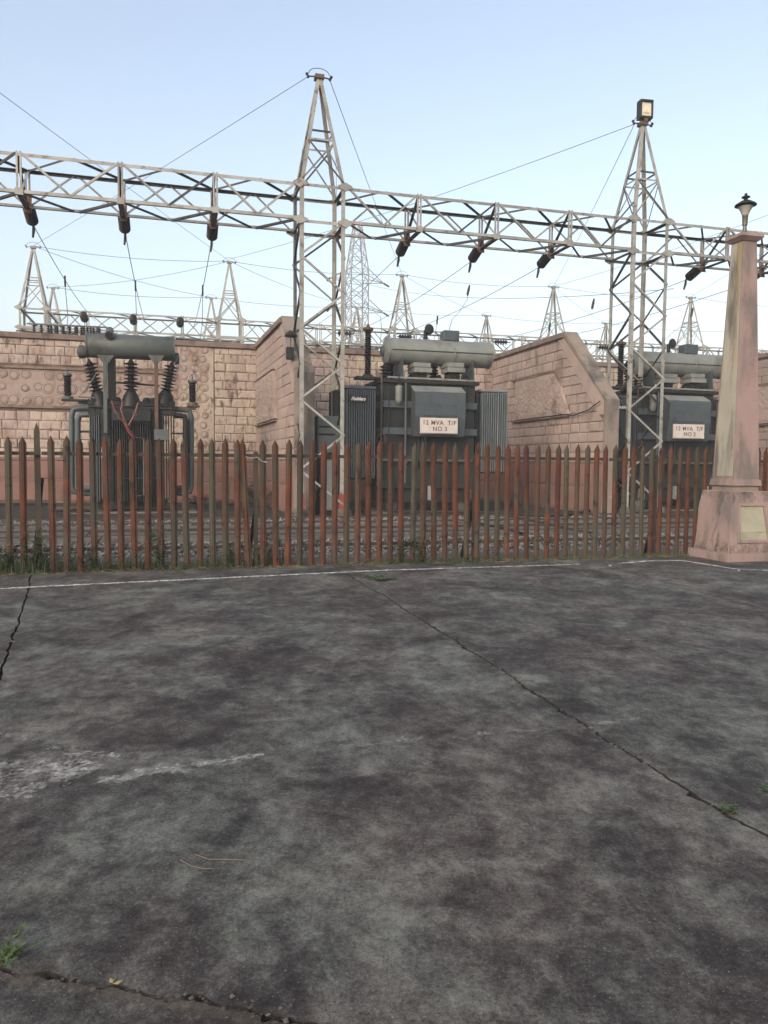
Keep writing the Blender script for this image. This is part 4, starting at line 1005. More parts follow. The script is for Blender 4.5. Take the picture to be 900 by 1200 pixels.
    # radiators
    def radiator(pxa, pxb, pya, pyb, dv, deep, n, mt, side):
        x0, z1 = q2(pxa, pya, dv); x1, z0 = q2(pxb, pyb, dv)
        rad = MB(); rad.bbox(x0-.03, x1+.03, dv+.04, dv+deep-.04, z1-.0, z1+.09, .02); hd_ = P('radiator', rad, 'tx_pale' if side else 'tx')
        m0 = MB(); wdt = (x1-x0)/n
        m0.bbox(-wdt*.28, wdt*.28, 0, deep, 0, z1-z0-.02, wdt*.12); me = m0.mesh('fin', M[mt])
        for k in range(n): link('fin', me, hd_, loc=(x0+wdt*(k+.5), dv, z0+rnd.uniform(-.01,.01)))
        m = MB(); m.bbox(x0, x1, dv+.15, dv+deep-.15, z0-.06, z0-.02, .01); m.box(x0+.05,x1-.05,dv+.2,dv+deep-.2,z0,z1-.01); P('header', m, 'tx_dark', hd_)
        for zz in (z1-.12, z0+.2):
            m = MB(); m.tube([((x1 if not side else x0), dv+deep/2, zz), ((xl if not side else xr), dv+deep/2+.1, zz)], .07, 8); P('flange_pipe', m, 'tx_old', hd_)
        return x0, x1, z0, z1, hd_
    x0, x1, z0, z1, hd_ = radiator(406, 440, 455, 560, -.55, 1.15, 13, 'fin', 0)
    m = MB(); m.bbox(x0-.30, x0-.12, -.2, .6, z0, z1-.02, .02); P('side_fin', m, 'tx_dark', hd_)
    a, za = q2(409.5, 463, -.6); b, zb_ = q2(430, 471.5, -.6)
    m = MB(); m.bbox(a, b, -.585, -.56, zb_, za, .004); lg = P('maker_plate', m, 'black', hd_)
    l = text_obj('Fedders', (za-zb_)*.72, hd_, M['silver'], ((a+b)/2, -.588, (za+zb_)/2), .95, .45, .004)
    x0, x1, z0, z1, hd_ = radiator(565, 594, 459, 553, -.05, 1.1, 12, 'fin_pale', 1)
    m = MB(); m.bbox(x0-.16, x0-.05, .05, .9, z0, z1-.02, .02); P('side_fin', m, 'tx_dark', hd_)
    for px in (584,): 
        x, _ = q2(px, 480, -.1); m = MB(); m.tube([(x,-.08,z0),(x,-.08,z1+.1)], .014, 5); P('guy_rod', m, 'kiosk')
    # lower left tap changer cabinet
    x0, z1 = q2(372, 487, -.35); x1, z0 = q2(404, 531, -.35)
    if not left_cab: x0 += .62
    m = MB(); m.bbox(x0, x1, -.35, .5, z0, z1, .02); cab = P('tap_cabinet', m, 'tx')
    for k, py in enumerate((500, 509)):
        _, z = q2(380, py, -.37); m = MB(); m.bbox(x0+.05, max(x1-.3, x0+.15), -.375, -.345, z-.02, z+.03, .004); P('louvre', m, 'tx_dark', cab)
    m = MB(); m.box(x0+.1,x0+.2,-.2,.3,-.05,z0-.001); m.box(x1-.2,x1-.1,-.2,.3,-.05,z0-.001); P('cabinet_leg', m, 'tx_dark', cab)
    # conduits from the cabinet
    for k in range(3):
        x = b0+.2+k*.12; m = MB(); m.tube([(x,-.3,zlo),(x,-.3,zlo-.6-.1*k),(x+.1,-.05,zlo-1.0)], .022, 6); P('conduit', m, 'black')
    return t
bigtx('grey power transformer in the middle bay, sign reading 12 MVA T/F NO 3', S(UT, VT), '3', True)
bigtx('grey power transformer in the right bay, partly behind the floodlit tower', S(UT+8.95, VT), '2', False)

# left transformer
V3 = 24.4; U3 = onv(155, 560, V3)[0]
def q1(px, py, dv=0.0):
    u, z = onv(px, py, V3+dv); return u-U3, z
t = thing('power_transformer', 'older dark oily transformer with tilted black bushings in the left bay', 'transformer', S(U3, V3), A)
P = lambda n, m, mt, par=None, sm=False, kind=None: m.build(n, M[mt], par or t, sm, kind)
xl, zt = q1(104, 474); xr, zb = q1(205, 590)
m = MB(); m.bbox(xl+.35, xr-.35, 0, 1.5, .32, zt, .02); tank = P('tank', m, 'tx_dark')
m = MB(); m.bbox(xl, xr, -.15, 1.65, zt-.02, zt+.13, .015); P('cover', m, 'tx_dark')
m = MB(); m.bbox(xl+.02, xr-.02, -.18, 1.68, zt-.10, zt-.03, .01); P('cover_flange', m, 'black')
a, za = q1(131, 478, -.2); b, zb2 = q1(177, 494, -.2)
m = MB(); m.bbox(a, b, -.30, -.01, zb2, zt-.11, .015); hd_ = P('radiator', m, 'tx_old')
_, zf = q1(150, 588, -.3); n = 17; wdt = (b-a)/n
me = MB().bbox(-wdt*.26, wdt*.26, 0, .42, 0, zb2-zf, wdt*.1).mesh('fin', M['tx_dark'])
for k in range(n): link('fin', me, hd_, loc=(a+wdt*(k+.5), -.45, zf))
for zz in (533, 560):
    _, z = q1(150, zz, -.46); m = MB(); m.box(a-.3, b+.3, -.475, -.452, z-.02, z+.015); P('tie_bar', m, 'tx_old', hd_)
m = MB(); m.box(xl+.2, xr-.2, 0.05, 1.4, .05, .315); P('skid', m, 'black')
for x in (xl+.5, xr-.5):
    for y in (.1, 1.3): m = MB(); m.lathe([(.17,-.06),(.2,-.04),(.17,-.02),(.17,.05)], (x,y,.16), Y_, 12); P('wheel', m, 'black')
# side fins banks
for pa, pb, pt, mt in ((104,117,486,'tx'),(190,205,486,'tx_dark')):
    x0, z1 = q1(pa, pt, -.1); x1, _ = q1(pb, pt, -.1)
    n = 5; wd = (x1-x0)/n; me = MB().bbox(-wd*.26, wd*.26, 0, .5, 0, z1-zf, wd*.1).mesh('fin', M[mt])
    m = MB(); m.bbox(x0-.02, x1+.02, -.12, .5, z1, zt-.11, .01); hb = P('radiator', m, 'tx_old')
    for k in range(n): link('fin', me, hb, loc=(x0+wd*(k+.5), -.15, zf))
x0, _ = q1(118, 500, 0); x1, _ = q1(130, 500, 0); m = MB(); m.bbox(x0, x1, -.1, .01, 1.9, zt-.11, .01); P('panel', m, 'tx_old')
x0, _ = q1(178, 500, 0); x1, _ = q1(190, 500, 0); m = MB(); m.bbox(x0, x1, -.1, .01, 1.0, zt-.11, .01); P('panel', m, 'tx_old')
x0, z1 = q1(180.5, 503, -.4); x1, z0 = q1(198, 516, -.4)
m = MB(); m.bbox(x0, x1, -.45, -.30, z0, z1, .01); P('terminal_box', m, 'tx_oldpale')
m = MB(); m.box(x0+.15,x0+.25,-.30,0,z0+.1,z0+.2); P('bracket', m, 'tx_dark')
# big cooling pipes both sides
def pipe(pxs, dv, r, mt, nm='cooling_pipe'):
    pts = [q1(px, py, dv) for px, py in pxs]; pts = [Vector((x, dv, z)) for x, z in pts]; out = [pts[0]]
    for a_, b_, c_ in zip(pts, pts[1:], pts[2:]):
        ra = min(.26, (a_-b_).length*.45, (c_-b_).length*.45); p = b_+(a_-b_).normalized()*ra; q_ = b_+(c_-b_).normalized()*ra
        out += [p, p.lerp(b_, .6).lerp(b_.lerp(q_, .4), .4), q_]
    out.append(pts[-1]); m = MB(); m.tube(out, r, 12); P(nm, m, mt, None, True)
pipe([(106,478),(84,478),(84,578),(106,578)], .2, .085, 'tx')
pipe([(106,486),(91,486),(91,572),(106,572)], 0., .085, 'tx')
pipe([(204,480),(224,480),(224,578),(204,578)], .2, .085, 'tx')
pipe([(204,487),(217.5,487),(217.5,572),(204,572)], 0., .085, 'tx_dark')
for pa, pb, py in ((97,104,506),(205,212,508)):
    x0, z = q1(pa, py, 0); x1, _ = q1(pb, py, 0); m = MB(); m.tube([(x0-.1,0,z),(x1+.1,0,z)], .03, 6); P('stub_pipe', m, 'tx_dark')
# conservator and its supports
cy = .35; ca, cz = q1(102, 405, cy); cb, cz2 = q1(204, 409, cy); r = .36; czm = (cz+cz2)/2
m = MB(); m.lathe([(.02,-.03),(r-.03,-.02),(r,.02),(r,cb-ca-.02),(r-.03,cb-ca+.02),(.02,cb-ca+.03)], (ca,cy,czm), X_, 32); cons = P('conservator', m, 'tx_oldpale', None, True)
for f in (0, 1): m = MB(); m.lathe([(r-.06,-.025),(r+.02,-.02),(r+.02,.02),(r-.06,.025)], (ca+(cb-ca)*f,cy,czm), X_, 32); P('band', m, 'tx_oldpale', cons)
m = MB(); m.lathe([(.15,0),(.2,.1),(.2,.22),(.12,.27)], (ca,cy,czm-.2), -X_, 14); P('end_bulge', m, 'tx_oldpale', cons, True)
m = MB(); m.lathe([(.12,0),(.19,.04),(.17,.14),(.08,.16)], (cb,cy,czm-.28), X_, 14); P('end_gauge', m, 'tx', cons, True)
x, z = q1(129, 391, cy); m = MB(); m.tube([(x,cy,czm+.2),(x,cy-.02,z+.02),(x,cy-.14,z+.10)], .11, 12); m.lathe([(.115,0),(.135,0),(.135,.10),(.1,.10),(.095,.02)], (x,cy-.32,z-.08), (0,-1,-.35), 14)
m.tube([(x,cy-.08,z+.06),(x,cy-.36,z-.07)], .11, 12); P('vent_stub', m, 'tx_oldpale', cons, True)
m = MB(); m.lathe([(.001,0),(.1,.001)], (x,cy-.435,z-.12), (0,-1,-.35), 12); P('vent_mouth', m, 'black', cons)
for px in (123.5, 183):
    x, zg = q1(px, 417, 0); _, zg2 = q1(px, 426, 0)
    m = MB(); m.prism([(x-.24,zg+.02),(x+.24,zg+.02),(x+.07,zg2),(x-.07,zg2)], lambda p: (p[0], -.02, p[1]), lambda p: (p[0], .02, p[1])); 
    m.prism([(-.02,zg+.02),(.5,zg+.0),(.05,zg2-.1),(-.02,zg2)], lambda p: (x-.01, p[0], p[1]), lambda p: (x+.01, p[0], p[1])); P('saddle', m, 'tx_oldpale')
    _, zl = q1(px, 508 if px < 150 else 530, 0)
    m = MB(); m.bbox(x-.055, x+.055, -.26, -.16, zl, zg2+.02, .01); m.box(x-.05,x+.05,-.17,.02,zg2-.1,zg2-.0); P('support_post', m, 'tx_oldpale' if px < 150 else 'rust_steel')
x, _ = q1(130.5, 430, .25); m = MB(); m.bbox(x-.1, x+.12, .15, .4, zt, czm-r+.08, .01); P('support_column', m, 'tx_dark')
# bushings
def bush(pxb, pxt, pyb, pyt, dv, big=1.0, base=True):
    x0, z0 = q1(pxb, pyb, dv); x1, z1 = q1(pxt, pyt, dv); o = Vector((x0, dv, z0)); d = Vector((x1, dv, z1))-o; L_ = d.length
    m = MB(); m.lathe([(.30*big,-.12),(.28*big,-.02),(.22*big,L_*.16),(.13*big,L_*.28)], o, d, 16); bb = P('turret', m, 'tx_dark', None, True)
    m = MB(); m.lathe([(.12*big,L_*.26)] + shed_profile(8, .215*big, .09*big, L_*.70/8, L_*.27) + [(.06,L_),(.03,L_+.1)], o, d, 16); P('bushing', m, 'porcelain', None, True)
bush(117, 104.5, 472, 424, .1); bush(153.5, 153.5, 472, 423, -.0, 1.0); bush(193, 201.5, 470, 427, .1)
x0, z = q1(133, 448, .1); x1, z1 = q1(187, 452, .1); m = MB(); m.tube([(x0,.1,z),(x1,.1,z1)], .035, 6); P('tie_bar', m, 'black')
# lifting lugs and small fittings on the cover
for px in (137, 172, 180): x, z = q1(px, 468, -.05); m = MB(); m.lathe([(.12,0),(.13,.06),(.08,.12)], (x,-.05,zt+.12), Z_, 10); P('fitting', m, 'tx_dark')
for px in (104,111,125,186,200,204): x, z = q1(px, 472, -.1); m = MB(); m.lathe([(.03,-.2),(.03,.14),(.02,.16)], (x,-.12,zt+.0), Z_, 6); P('bolt', m, 'tx_dark')
m = MB(); pts = [(113,437),(107,447),(98,460),(92,465),(110,466)]; m.tube([Vector((q1(a_,b_,-.2)[0],-.2,q1(a_,b_,-.2)[1])) for a_, b_ in pts], .022, 5); P('arcing_rod', m, 'tx_oldpale')
# surge arresters on brackets either side
for px, yt, yb, s_ in ((79.5, 438, 467, -1), (225.5, 446, 474, 1)):
    x, z0 = q1(px, yb, .2); _, z1 = q1(px, yt, .2)
    ar = P('bracket', MB().bbox(x-.17, x+.22 if s_ > 0 else x+.55, .05, .35, z0-.08, z0-.02, .01).bbox(min(x+.3,xl) if s_<0 else xr-.1, max(x,xl+.1) if s_<0 else x+.1, .12,.28,z0-.16,z0-.081,.008), 'rust_steel' if s_ > 0 else 'tx_old')
    m = MB(); m.lathe([(.16,-.02),(.16,.05),(.1,.07)], (x,.2,z0), Z_, 12); P('arrester_base', m, 'tx_oldpale')
    m = MB(); m.lathe(shed_profile(12, .12, .09, (z1-z0-.14)/12, .08), (x,.2,z0), Z_, 12); P('surge_arrester', m, 'porcelain', None, True)
    m = MB(); m.lathe([(.1,0),(.135,.02),(.13,.08),(.03,.1),(.02,.25)], (x,.2,z1-.08), Z_, 12); P('arrester_cap', m, 'tx')
# red cables
for pts in ([(131,470),(134,480),(140,490),(147,497),(151,504),(156,512)], [(144,471),(142,480),(145,490),(149,498),(152,505)], [(162,472),(159,483),(155,492),(150,500)]):
    m = MB(); m.tube([Vector((q1(a_,b_,-.5)[0],-.5-.03*i,q1(a_,b_,-.5)[1])) for i, (a_, b_) in enumerate(pts)], .028, 6); P('red_cable', m, 'redcable', None, True)
m = MB(); m.tube([Vector((q1(a_,b_,-.6)[0],-.62,q1(a_,b_,-.6)[1])) for a_, b_ in ((147,497),(151,505),(156,512),(157,520))], [.04,.05,.04,.03], 8); P('cable_sleeve', m, 'redcable', None, True)
for a_, b_ in ((143,492),(150,498),(152,505),(136,484),(158,485)):
    x, z = q1(a_, b_, -.66); m = MB(); m.tube([(x-.07,-.62,z+.03),(x+.07,-.62,z-.03)], .02, 5); P('cable_tie', m, 'tx_oldpale')
# pale frame and pipe in front of the fins
m = MB(); pts = [(158,513),(168.5,513),(168.5,580),(158,582)]; m.tube([Vector((q1(a_,b_,-.6)[0],-.6,q1(a_,b_,-.6)[1])) for a_, b_ in pts], .022, 5); P('ladder_pipe', m, 'tx_oldpale')

# concrete plinths below the transformers
for (u, v, wd, dp, lab) in ((U3, V3-.5, 3.8, 2.6, 'low concrete plinth under the left transformer'), (UT, VT-.3, 3.6, 2.8, 'low concrete plinth under the middle transformer'), (UT+8.95, VT-.3, 3.6, 2.8, 'low concrete plinth under the right transformer')):
    m = MB(); m.bbox(u-wd/2, u+wd/2, v, v+dp, -.2, -.012, .02); m.v = [tuple(S(*p)) for p in m.v]
    tag(m.build('plinth', M['concrete_pad']), lab, 'plinth')

# pale kiosk between the left tower's legs
uk0, zk1 = onv(381.5, 538, 22.9); uk1, _ = onv(397.5, 538, 22.9)
t = thing('cable_kiosk', 'pale blue-grey upright cabinet standing behind the left tower base', 'cabinet', S(uk0, 22.9), A)
wk = uk1-uk0
m = MB(); m.bbox(0, wk, 0, .35, .06, zk1, .015); P2 = m.build('cabinet_body', M['kiosk'], t)
m = MB(); m.bbox(.04, wk-.04, -.014, .001, .14, zk1-.08, .005); d_ = m.build('door', M['kiosk'], t)
m = MB(); m.box(wk-.1, wk-.07, -.03, -.013, zk1*.5, zk1*.5+.12); m.build('handle', M['black'], d_)
m = MB(); m.box(-.03, wk+.03, -.03, .38, zk1+.001, zk1+.03); m.box(.02, wk-.02, .02, .33, -.05, .059); m.build('frame', M['tx_old'], t)
# pale cable-pipe bundle in the right bay
uk, zk = onv(722, 480, 24.2)
t = thing('cable_riser', 'orange and grey cable riser between the fire wall and right transformer', 'cable riser', S(uk-.25, 24.2), A)
for k in range(4):
    m = MB(); m.tube([(k*.13, 0, -.05), (k*.13, .02*(k%2), 2.5+.15*k), (k*.13+.2, .2, 3.2+.1*k)], .035, 6); m.build('pipe', M['redband' if k == 0 else 'kiosk' if k == 3 else 'rust_steel'], t)
for z in (1.2, 2.3): m = MB(); m.box(-.08, .5, .05, .1, z, z+.06); m.build('bracket', M['steel_dark'], t)

# ------------------------------------------------------------------ palisade fence
fo = fline(0)
t = thing('palisade_fence', 'rusty brown steel palisade fence with pointed pales along the courtyard', 'fence', (fo.x, fo.y, -.05), FANG)
FH = 1.88
def fs(px, py=600, off=0.0):  # local coordinate along the fence of an image column
    o = fline(0, off); p = onplane(px, py, o, fn); return (p-FA).dot(fd), p.z+.05
def picket_mesh(seed, wd=.092, h=FH):
    r = random.Random(seed); m = MB(); d = .022
    prof = [(-wd/2, .0),(-wd*.30,-.004),(-wd*.16,-d),(wd*.16,-d),(wd*.30,-.004),(wd/2,.0)]
    th = .005; hs = [0, h*.5, h-.095]
    vs = []
    for z in hs: vs += [(x+r.uniform(-.001,.001), y, z) for x, y in prof] + [(x, y+th, z) for x, y in prof]
    tip = h; topx = [(-.004,-d),(.004,-d)]
    fs_ = []
    n = 6
    for a in range(2):
        b0, b1 = a*12, (a+1)*12
        for i in range(5): fs_ += [(b0+i, b0+i+1, b1+i+1, b1+i), (b0+6+i+1, b0+6+i, b1+6+i, b1+6+i+1)]
        fs_ += [(b0, b1, b1+6, b0+6), (b0+5, b0+11, b1+11, b1+5)]
    k = len(vs); vs += [(0, -d*.8, tip), (0, -d*.8+th, tip)]
    for i in range(5): fs_ += [(24+i, 24+i+1, k), (30+i+1, 30+i, k+1)]
    fs_ += [(24, k, k+1, 30), (29, 35, k+1, k)]
    fs_ += [(i, i+6, i+7, i+1) for i in range(5)]
    m.add(vs, fs_); return m.mesh('pale', M['picket'])
PM = [picket_mesh(k) for k in range(5)]
pxs = [10.3,27.3,None,61.7,77.7,94,110.3,126.3,141.7,157.3,173,188.7,204,219,234.3,249.3,264,278.3,-291,308.3,323,337.3,351,364.7,378.3,392,405.5,418.5,431.6,444.6,457.3,470.2,483.3,496,508.7,521.3,534,546.7,559,570.5,582.3,593.6,605,617.4,629,640.7,652.3,663,674.6,686.3,697.4,708.3,719.2,730,741,751.4,762.3,772.4,783,793.3,804,814.5]
last = None; sl_ = []
for px in pxs:
    if px is None: continue
    lean = 0
    if px < 0: px = -px; lean = .045
    sv, _ = fs(px, 600); sl_.append((sv, lean))

sv = sl_[-1][0]
while sv < 12: sv += .172; sl_.append((sv, 0))
sv = sl_[0][0]
while sv > -3: sv -= .172; sl_.insert(0, (sv, 0))
for k, (sv, lean) in enumerate(sl_):
    o = link('pale', random.choice(PM), t, loc=(sv, -.02, random.uniform(-.012,.014)), rot=(random.gauss(0,.006), lean*-1 if lean else random.gauss(0,.007), random.gauss(0,.08)))
for z, w_ in ((1.62,.05),(.32,.05)):
    s0 = -3
    for s1 in (0.42, 3.55, 6.1, 8.95, 12.2):
        m = MB(); m.ell((s0+.01,.012,z),(s1-.01,.012,z+random.uniform(-.01,.01)), .048, .006, (0,0,1), (0,1,0)); m.build('rail', M['rail'], t); s0 = s1
# posts and diagonal stays behind
sp_, zp_ = fs(42, 495, .12)
m = MB(); m.ell((sp_-.02,.06,0),(sp_-.02,.06,zp_-.12), .075,.008,(1,0,0),(0,1,0)); m.prism([(sp_-.02,zp_-.12),(sp_+.055,zp_-.12),(sp_+.018,zp_)], lambda p: (p[0],.06,p[1]), lambda p: (p[0],.068,p[1])); m.build('post', M['rail'], t)
for sx, top in ((fs(298)[0],1.7),(fs(556)[0],1.72),(fs(768)[0],1.72), (11.0,1.72)):
    m = MB(); m.ell((sx,.045,0),(sx,.045,top), .06,.007,(1,0,0),(0,1,0)); m.build('post', M['rail'], t)
for (pa, ya, pb, yb) in ((47,560,36,650),(297,600,289,655),(555,583,541,648),(768,603,757,648)):
    a_, za = fs(pa, ya, .06); b_, _ = fs(pb, yb, .5)
    m = MB(); m.ell((a_,.06,za),(b_,.55,0), .05,.006,(1,0,0),(0,0,1)); m.build('stay', M['black'], t)
# wire twist tied round the rail near the leaning pale
a_, za = fs(296, 533, -.03)
m = MB(); m.tube([(a_-.1,-.05,1.63),(a_-.02,-.06,1.60),(a_+.06,-.05,1.62),(a_+.14,-.05,1.56),(a_+.2,-.06,1.55)], .008, 4); m.build('wire_tie', M['steel'], t)

# black cable lying in the yard
def yard_cable(pts, r, lab, mt='black'):
    P_ = [gnd(a, b, .03) for a, b in pts]; out = []
    for i in range(len(P_)-1):
        for k in range(5):
            f = k/5; p0 = P_[max(0,i-1)]; p1 = P_[i]; p2 = P_[i+1]; p3 = P_[min(len(P_)-1,i+2)]
            out.append(.5*((2*p1)+(p2-p0)*f+(2*p0-5*p1+4*p2-p3)*f*f+(-p0+3*p1-3*p2+p3)*f**3))
    out.append(P_[-1]); m = MB(); m.tube(out, r, 6); tag(m.build('yard_cable', M[mt]), lab, 'cable', 'cables lying in the yard')
yard_cable([(460,599),(520,600),(580,601),(630,604),(665,603),(695,597),(712,594)], .045, 'thick black cable sagging along the foot of the sloping fire wall')
yard_cable([(555,612),(590,619),(612,625)], .03, 'short dark cable crossing the trackway in the middle of the yard')
yard_cable([(595,604),(640,613),(665,619),(700,625)], .03, 'long dark cable running diagonally over the trackway', 'oldrail')
# sagging cable on the sloping fire wall
m = MB(); pts = [(640,478),(655,485),(672,487),(690,480),(703,470)]
o_, n_ = wloc(9.97), Vector((math.cos(R(15.2)), math.sin(R(15.2)), 0))
m.tube([onplane(a_, b_, o_-n_*.1, n_) for a_, b_ in pts], .02, 5); tag(m.build('hanging_cable', M['black']), 'thin cable sagging across the face of the sloping fire wall', 'cable')
# old pipes and rubble lying at the foot of the left wall
for (pa, pb, py, v_, lab) in ((262,312,594,27.5,'pale pipe lying near the corner of the left bay'), (60,110,597,24.0,'rusty channel lying left of the left transformer'), (-10,60,585,27.8,'dark fallen pipe along the foot of the left wall')):
    a_, _ = onv(pa, py, v_); b_, _ = onv(pb, py, v_); m = MB(); m.tube([S(a_,v_,.08), S((a_+b_)/2,v_,.10), S(b_,v_+.1,.08)], .09, 8)
    tag(m.build('loose_pipe', M['twig' if v_ == 27.5 else 'oldrail']), lab, 'pipe', 'scrap pipes by the walls')

# ------------------------------------------------------------------ pink pillar with garden lamp
PA = R(15.5)
pb = onplane(852, 659, Vector((0,0,0)), Z_)    # front corner of the plinth foot
def sq(m, c, a0, z0, a1, z1):
    vs = [(c[0]+sx*a/2, c[1]+sy*a/2, z) for a, z in ((a0,z0),(a1,z1)) for sx, sy in ((-1,-1),(1,-1),(1,1),(-1,1))]
    m.add(vs, [(0,3,2,1),(4,5,6,7),(0,1,5,4),(1,2,6,5),(2,3,7,6),(3,0,4,7)]); return m
BA = 1.19   # foot width
cen = Vector((pb.x, pb.y, 0)) + Vector((math.cos(PA), math.sin(PA), 0))*(BA/2) + Vector((-math.sin(PA), math.cos(PA), 0))*(BA/2)
t = thing('lamp_pillar', 'tapering pink plaster pillar on a flared plinth at the fence end', 'pillar', cen, PA)
m = MB(); sq(m, (0,0), BA-.04, -.1, BA, .0); sq(m, (0,0), BA, .0, BA-.005, .125); P3 = m.build('foot', M['pillar'], t)
PZ = 1.10
m = MB(); sq(m, (0,0), .97, .12, .70, PZ); m.build('plinth', M['pillar'], t)
# recessed cream panel on the right-hand face: frame pieces around a panel
def face(f, x, out, z):   # f in 'L' (-x face) or 'F' (-y face); x across the face
    half = lambda z: .485 + (.35-.485)*(z-.12)/(PZ-.12)
    return (x, -half(z)-out, z) if f == 'F' else (-half(z)-out, x, z)
# a niche: darker frame lip standing proud, cream panel inside
z0, z1 = .33, .87
m = MB(); P_ = [(-.27,z0),(.27,z0),(.215,z1),(-.215,z1)]
m.add([face('F', x, .004, z) for x, z in P_], [(0,1,2,3)]); m.build('cream_panel', M['panelcream'], t, fix=False)
Q_ = [(-.31,z0-.045),(.31,z0-.045),(.245,z1+.045),(-.245,z1+.045)]
m = MB()
for i in range(4):
    j = (i+1)%4; a_, b_, c_, d_ = Q_[i], Q_[j], P_[j], P_[i]
    m.add([face('F',a_[0],0,a_[1]), face('F',b_[0],0,b_[1]), face('F',c_[0],.0,c_[1]), face('F',d_[0],.0,d_[1]), face('F',a_[0],.022,a_[1]), face('F',b_[0],.022,b_[1]), face('F',c_[0],.028,c_[1]), face('F',d_[0],.028,d_[1])], [(4,5,6,7),(0,1,5,4),(2,3,7,6)])
m.build('panel_frame', M['pillar'], t)
splash = paint_mat('splashed_grey_dirt', (.075,.062,.055), .2, 1.1, 4, (1, 1, 1), soft=.8, amax=.7)
for fc in ('F', 'L'):
    vs = []; fs_ = []; wr = []
    for zi, z in enumerate((.125, .22, .32, .45)):
        for xi in range(9):
            x = -.46 + .92*xi/8; hw = .485 + (.35-.485)*(z-.12)/(PZ-.12); x *= hw/.47
            vs.append((x, -hw-.004, z) if fc == 'F' else (-hw-.004, x, z)); wr.append((1, .8, .4, 0)[zi])
    fs_ = [(a*9+b, a*9+b+1, a*9+b+10, a*9+b+9) for a in range(3) for b in range(8)]
    me = bpy.data.meshes.new('dirt_splash'); me.from_pydata(vs, [], fs_); me.materials.append(splash)
    at = me.attributes.new('wear', 'FLOAT', 'POINT'); at.data.foreach_set('value', wr); link('dirt_splash', me, t)
    vs2 = [(v[0], v[1], PZ-.012-(v[2]-.125)*.9) for v in vs]
    vs2 = []
    for zi, z in enumerate((PZ-.01, PZ-.1, PZ-.2, PZ-.32)):
        for xi in range(9):
            hw = .485 + (.35-.485)*(z-.12)/(PZ-.12); x = (-1 + 2*xi/8)*hw*.98
            vs2.append((x, -hw-.0045, z) if fc == 'F' else (-hw-.0045, x, z))
    me = bpy.data.meshes.new('dirt_splash'); me.from_pydata(vs2, [], fs_); me.materials.append(splash)
    at = me.attributes.new('wear', 'FLOAT', 'POINT'); at.data.foreach_set('value', wr); link('dirt_splash', me, t)
m = MB(); sq(m, (0,0), .50, PZ-.0, .49, 1.19); m.build('neck', M['endcap'], t)
m = MB(); sq(m, (0,0), .56, 1.19, .54, 1.29); m.build('collar', M['pillar'], t)
ST = 5.11
m = MB(); sq(m, (0,0), .50, 1.29, .265, ST); m.build('shaft', M['pillar'], t)
# cream panel let into the left face of the shaft
hs = lambda z: (.50 + (.265-.50)*(z-1.29)/(ST-1.29))/2
m = MB()
zz = [1.34, 2.3, 3.3, 4.3, ST-.02]
for a_, b_ in zip(zz, zz[1:]):
    m.add([(-hs(a_)-.006, -hs(a_)+.0+.004, a_), (-hs(a_)-.006, hs(a_)*.84, a_), (-hs(b_)-.006, hs(b_)*.84, b_), (-hs(b_)-.006, -hs(b_)+.004, b_)], [(0,1,2,3)])
m.build('shaft_panel', M['cream'], t, fix=False)
m = MB(); sq(m, (0,0), .30, ST, .42, ST+.06); sq(m, (0,0), .42, ST+.06, .40, ST+.11); m.build('cap', M['pillar'], t)
lmp = thing('garden_lamp', 'black garden lamp with clear conical glass on the pink pillar', 'lamp', (cen.x, cen.y, ST+.11), PA)
m = MB(); m.lathe([(.06,0),(.06,.05),(.035,.07),(.028,.16),(.04,.17),(.045,.30),(.05,.31),(.045,.33)], (0,0,0), Z_, 12); m.build('stem', M['brass'], lmp, True)
m = MB(); m.lathe([(.05,.33),(.07,.38),(.12,.47)], (0,0,0), Z_, 14); m.build('lamp_glass', M['lampglass'], lmp, True)
m = MB(); m.lathe([(.125,.465),(.17,.48),(.16,.50),(.08,.55),(.03,.565)], (0,0,0), Z_, 16); m.build('lamp_hat', M['black'], lmp, True)
m = MB(); m.lathe([(.03,.56),(.035,.60),(.07,.61),(.06,.625),(.02,.64),(.025,.66),(.008,.68)], (0,0,0), Z_, 10); m.build('finial', M['black'], lmp, True)

# ------------------------------------------------------------------ vegetation
rnd = random.Random(77)
def leafquad(m, p, d, ln, wd, droop=.2):
    d = Vector(d).normalized(); sx = d.cross(Z_); sx = sx.normalized() if sx.length > .01 else X_
    a = p; b = p + d*ln*.5 + sx*wd/2; c = p + d*ln - Z_*ln*droop; e = p + d*ln*.5 - sx*wd/2
    m.add([a, b, c, e], [(0,1,2),(0,2,3)])
def grass_patch(m, cx, off, n, spread, hmax, lean=.35):
    for _ in range(n):
        s_ = cx + rnd.gauss(0, spread); o_ = off + rnd.gauss(0, .07); p = fline(s_, o_); p = Vector((p.x, p.y, -.03))
        h = rnd.uniform(.25,1)*hmax; a = rnd.uniform(0, 6.28); d = Vector((math.cos(a)*lean*rnd.random(), math.sin(a)*lean*rnd.random(), 1)).normalized()
        w_ = rnd.uniform(.004,.008); s2 = Vector((-math.sin(a), math.cos(a), 0))*w_
        mid = p + d*h*.6; tip = p + d*h + Vector((d.x, d.y, -.3))*h*.35
        m.add([p-s2, p+s2, mid+s2*.7, mid-s2*.7, tip], [(0,1,2,3),(3,2,4)])
g1 = MB()
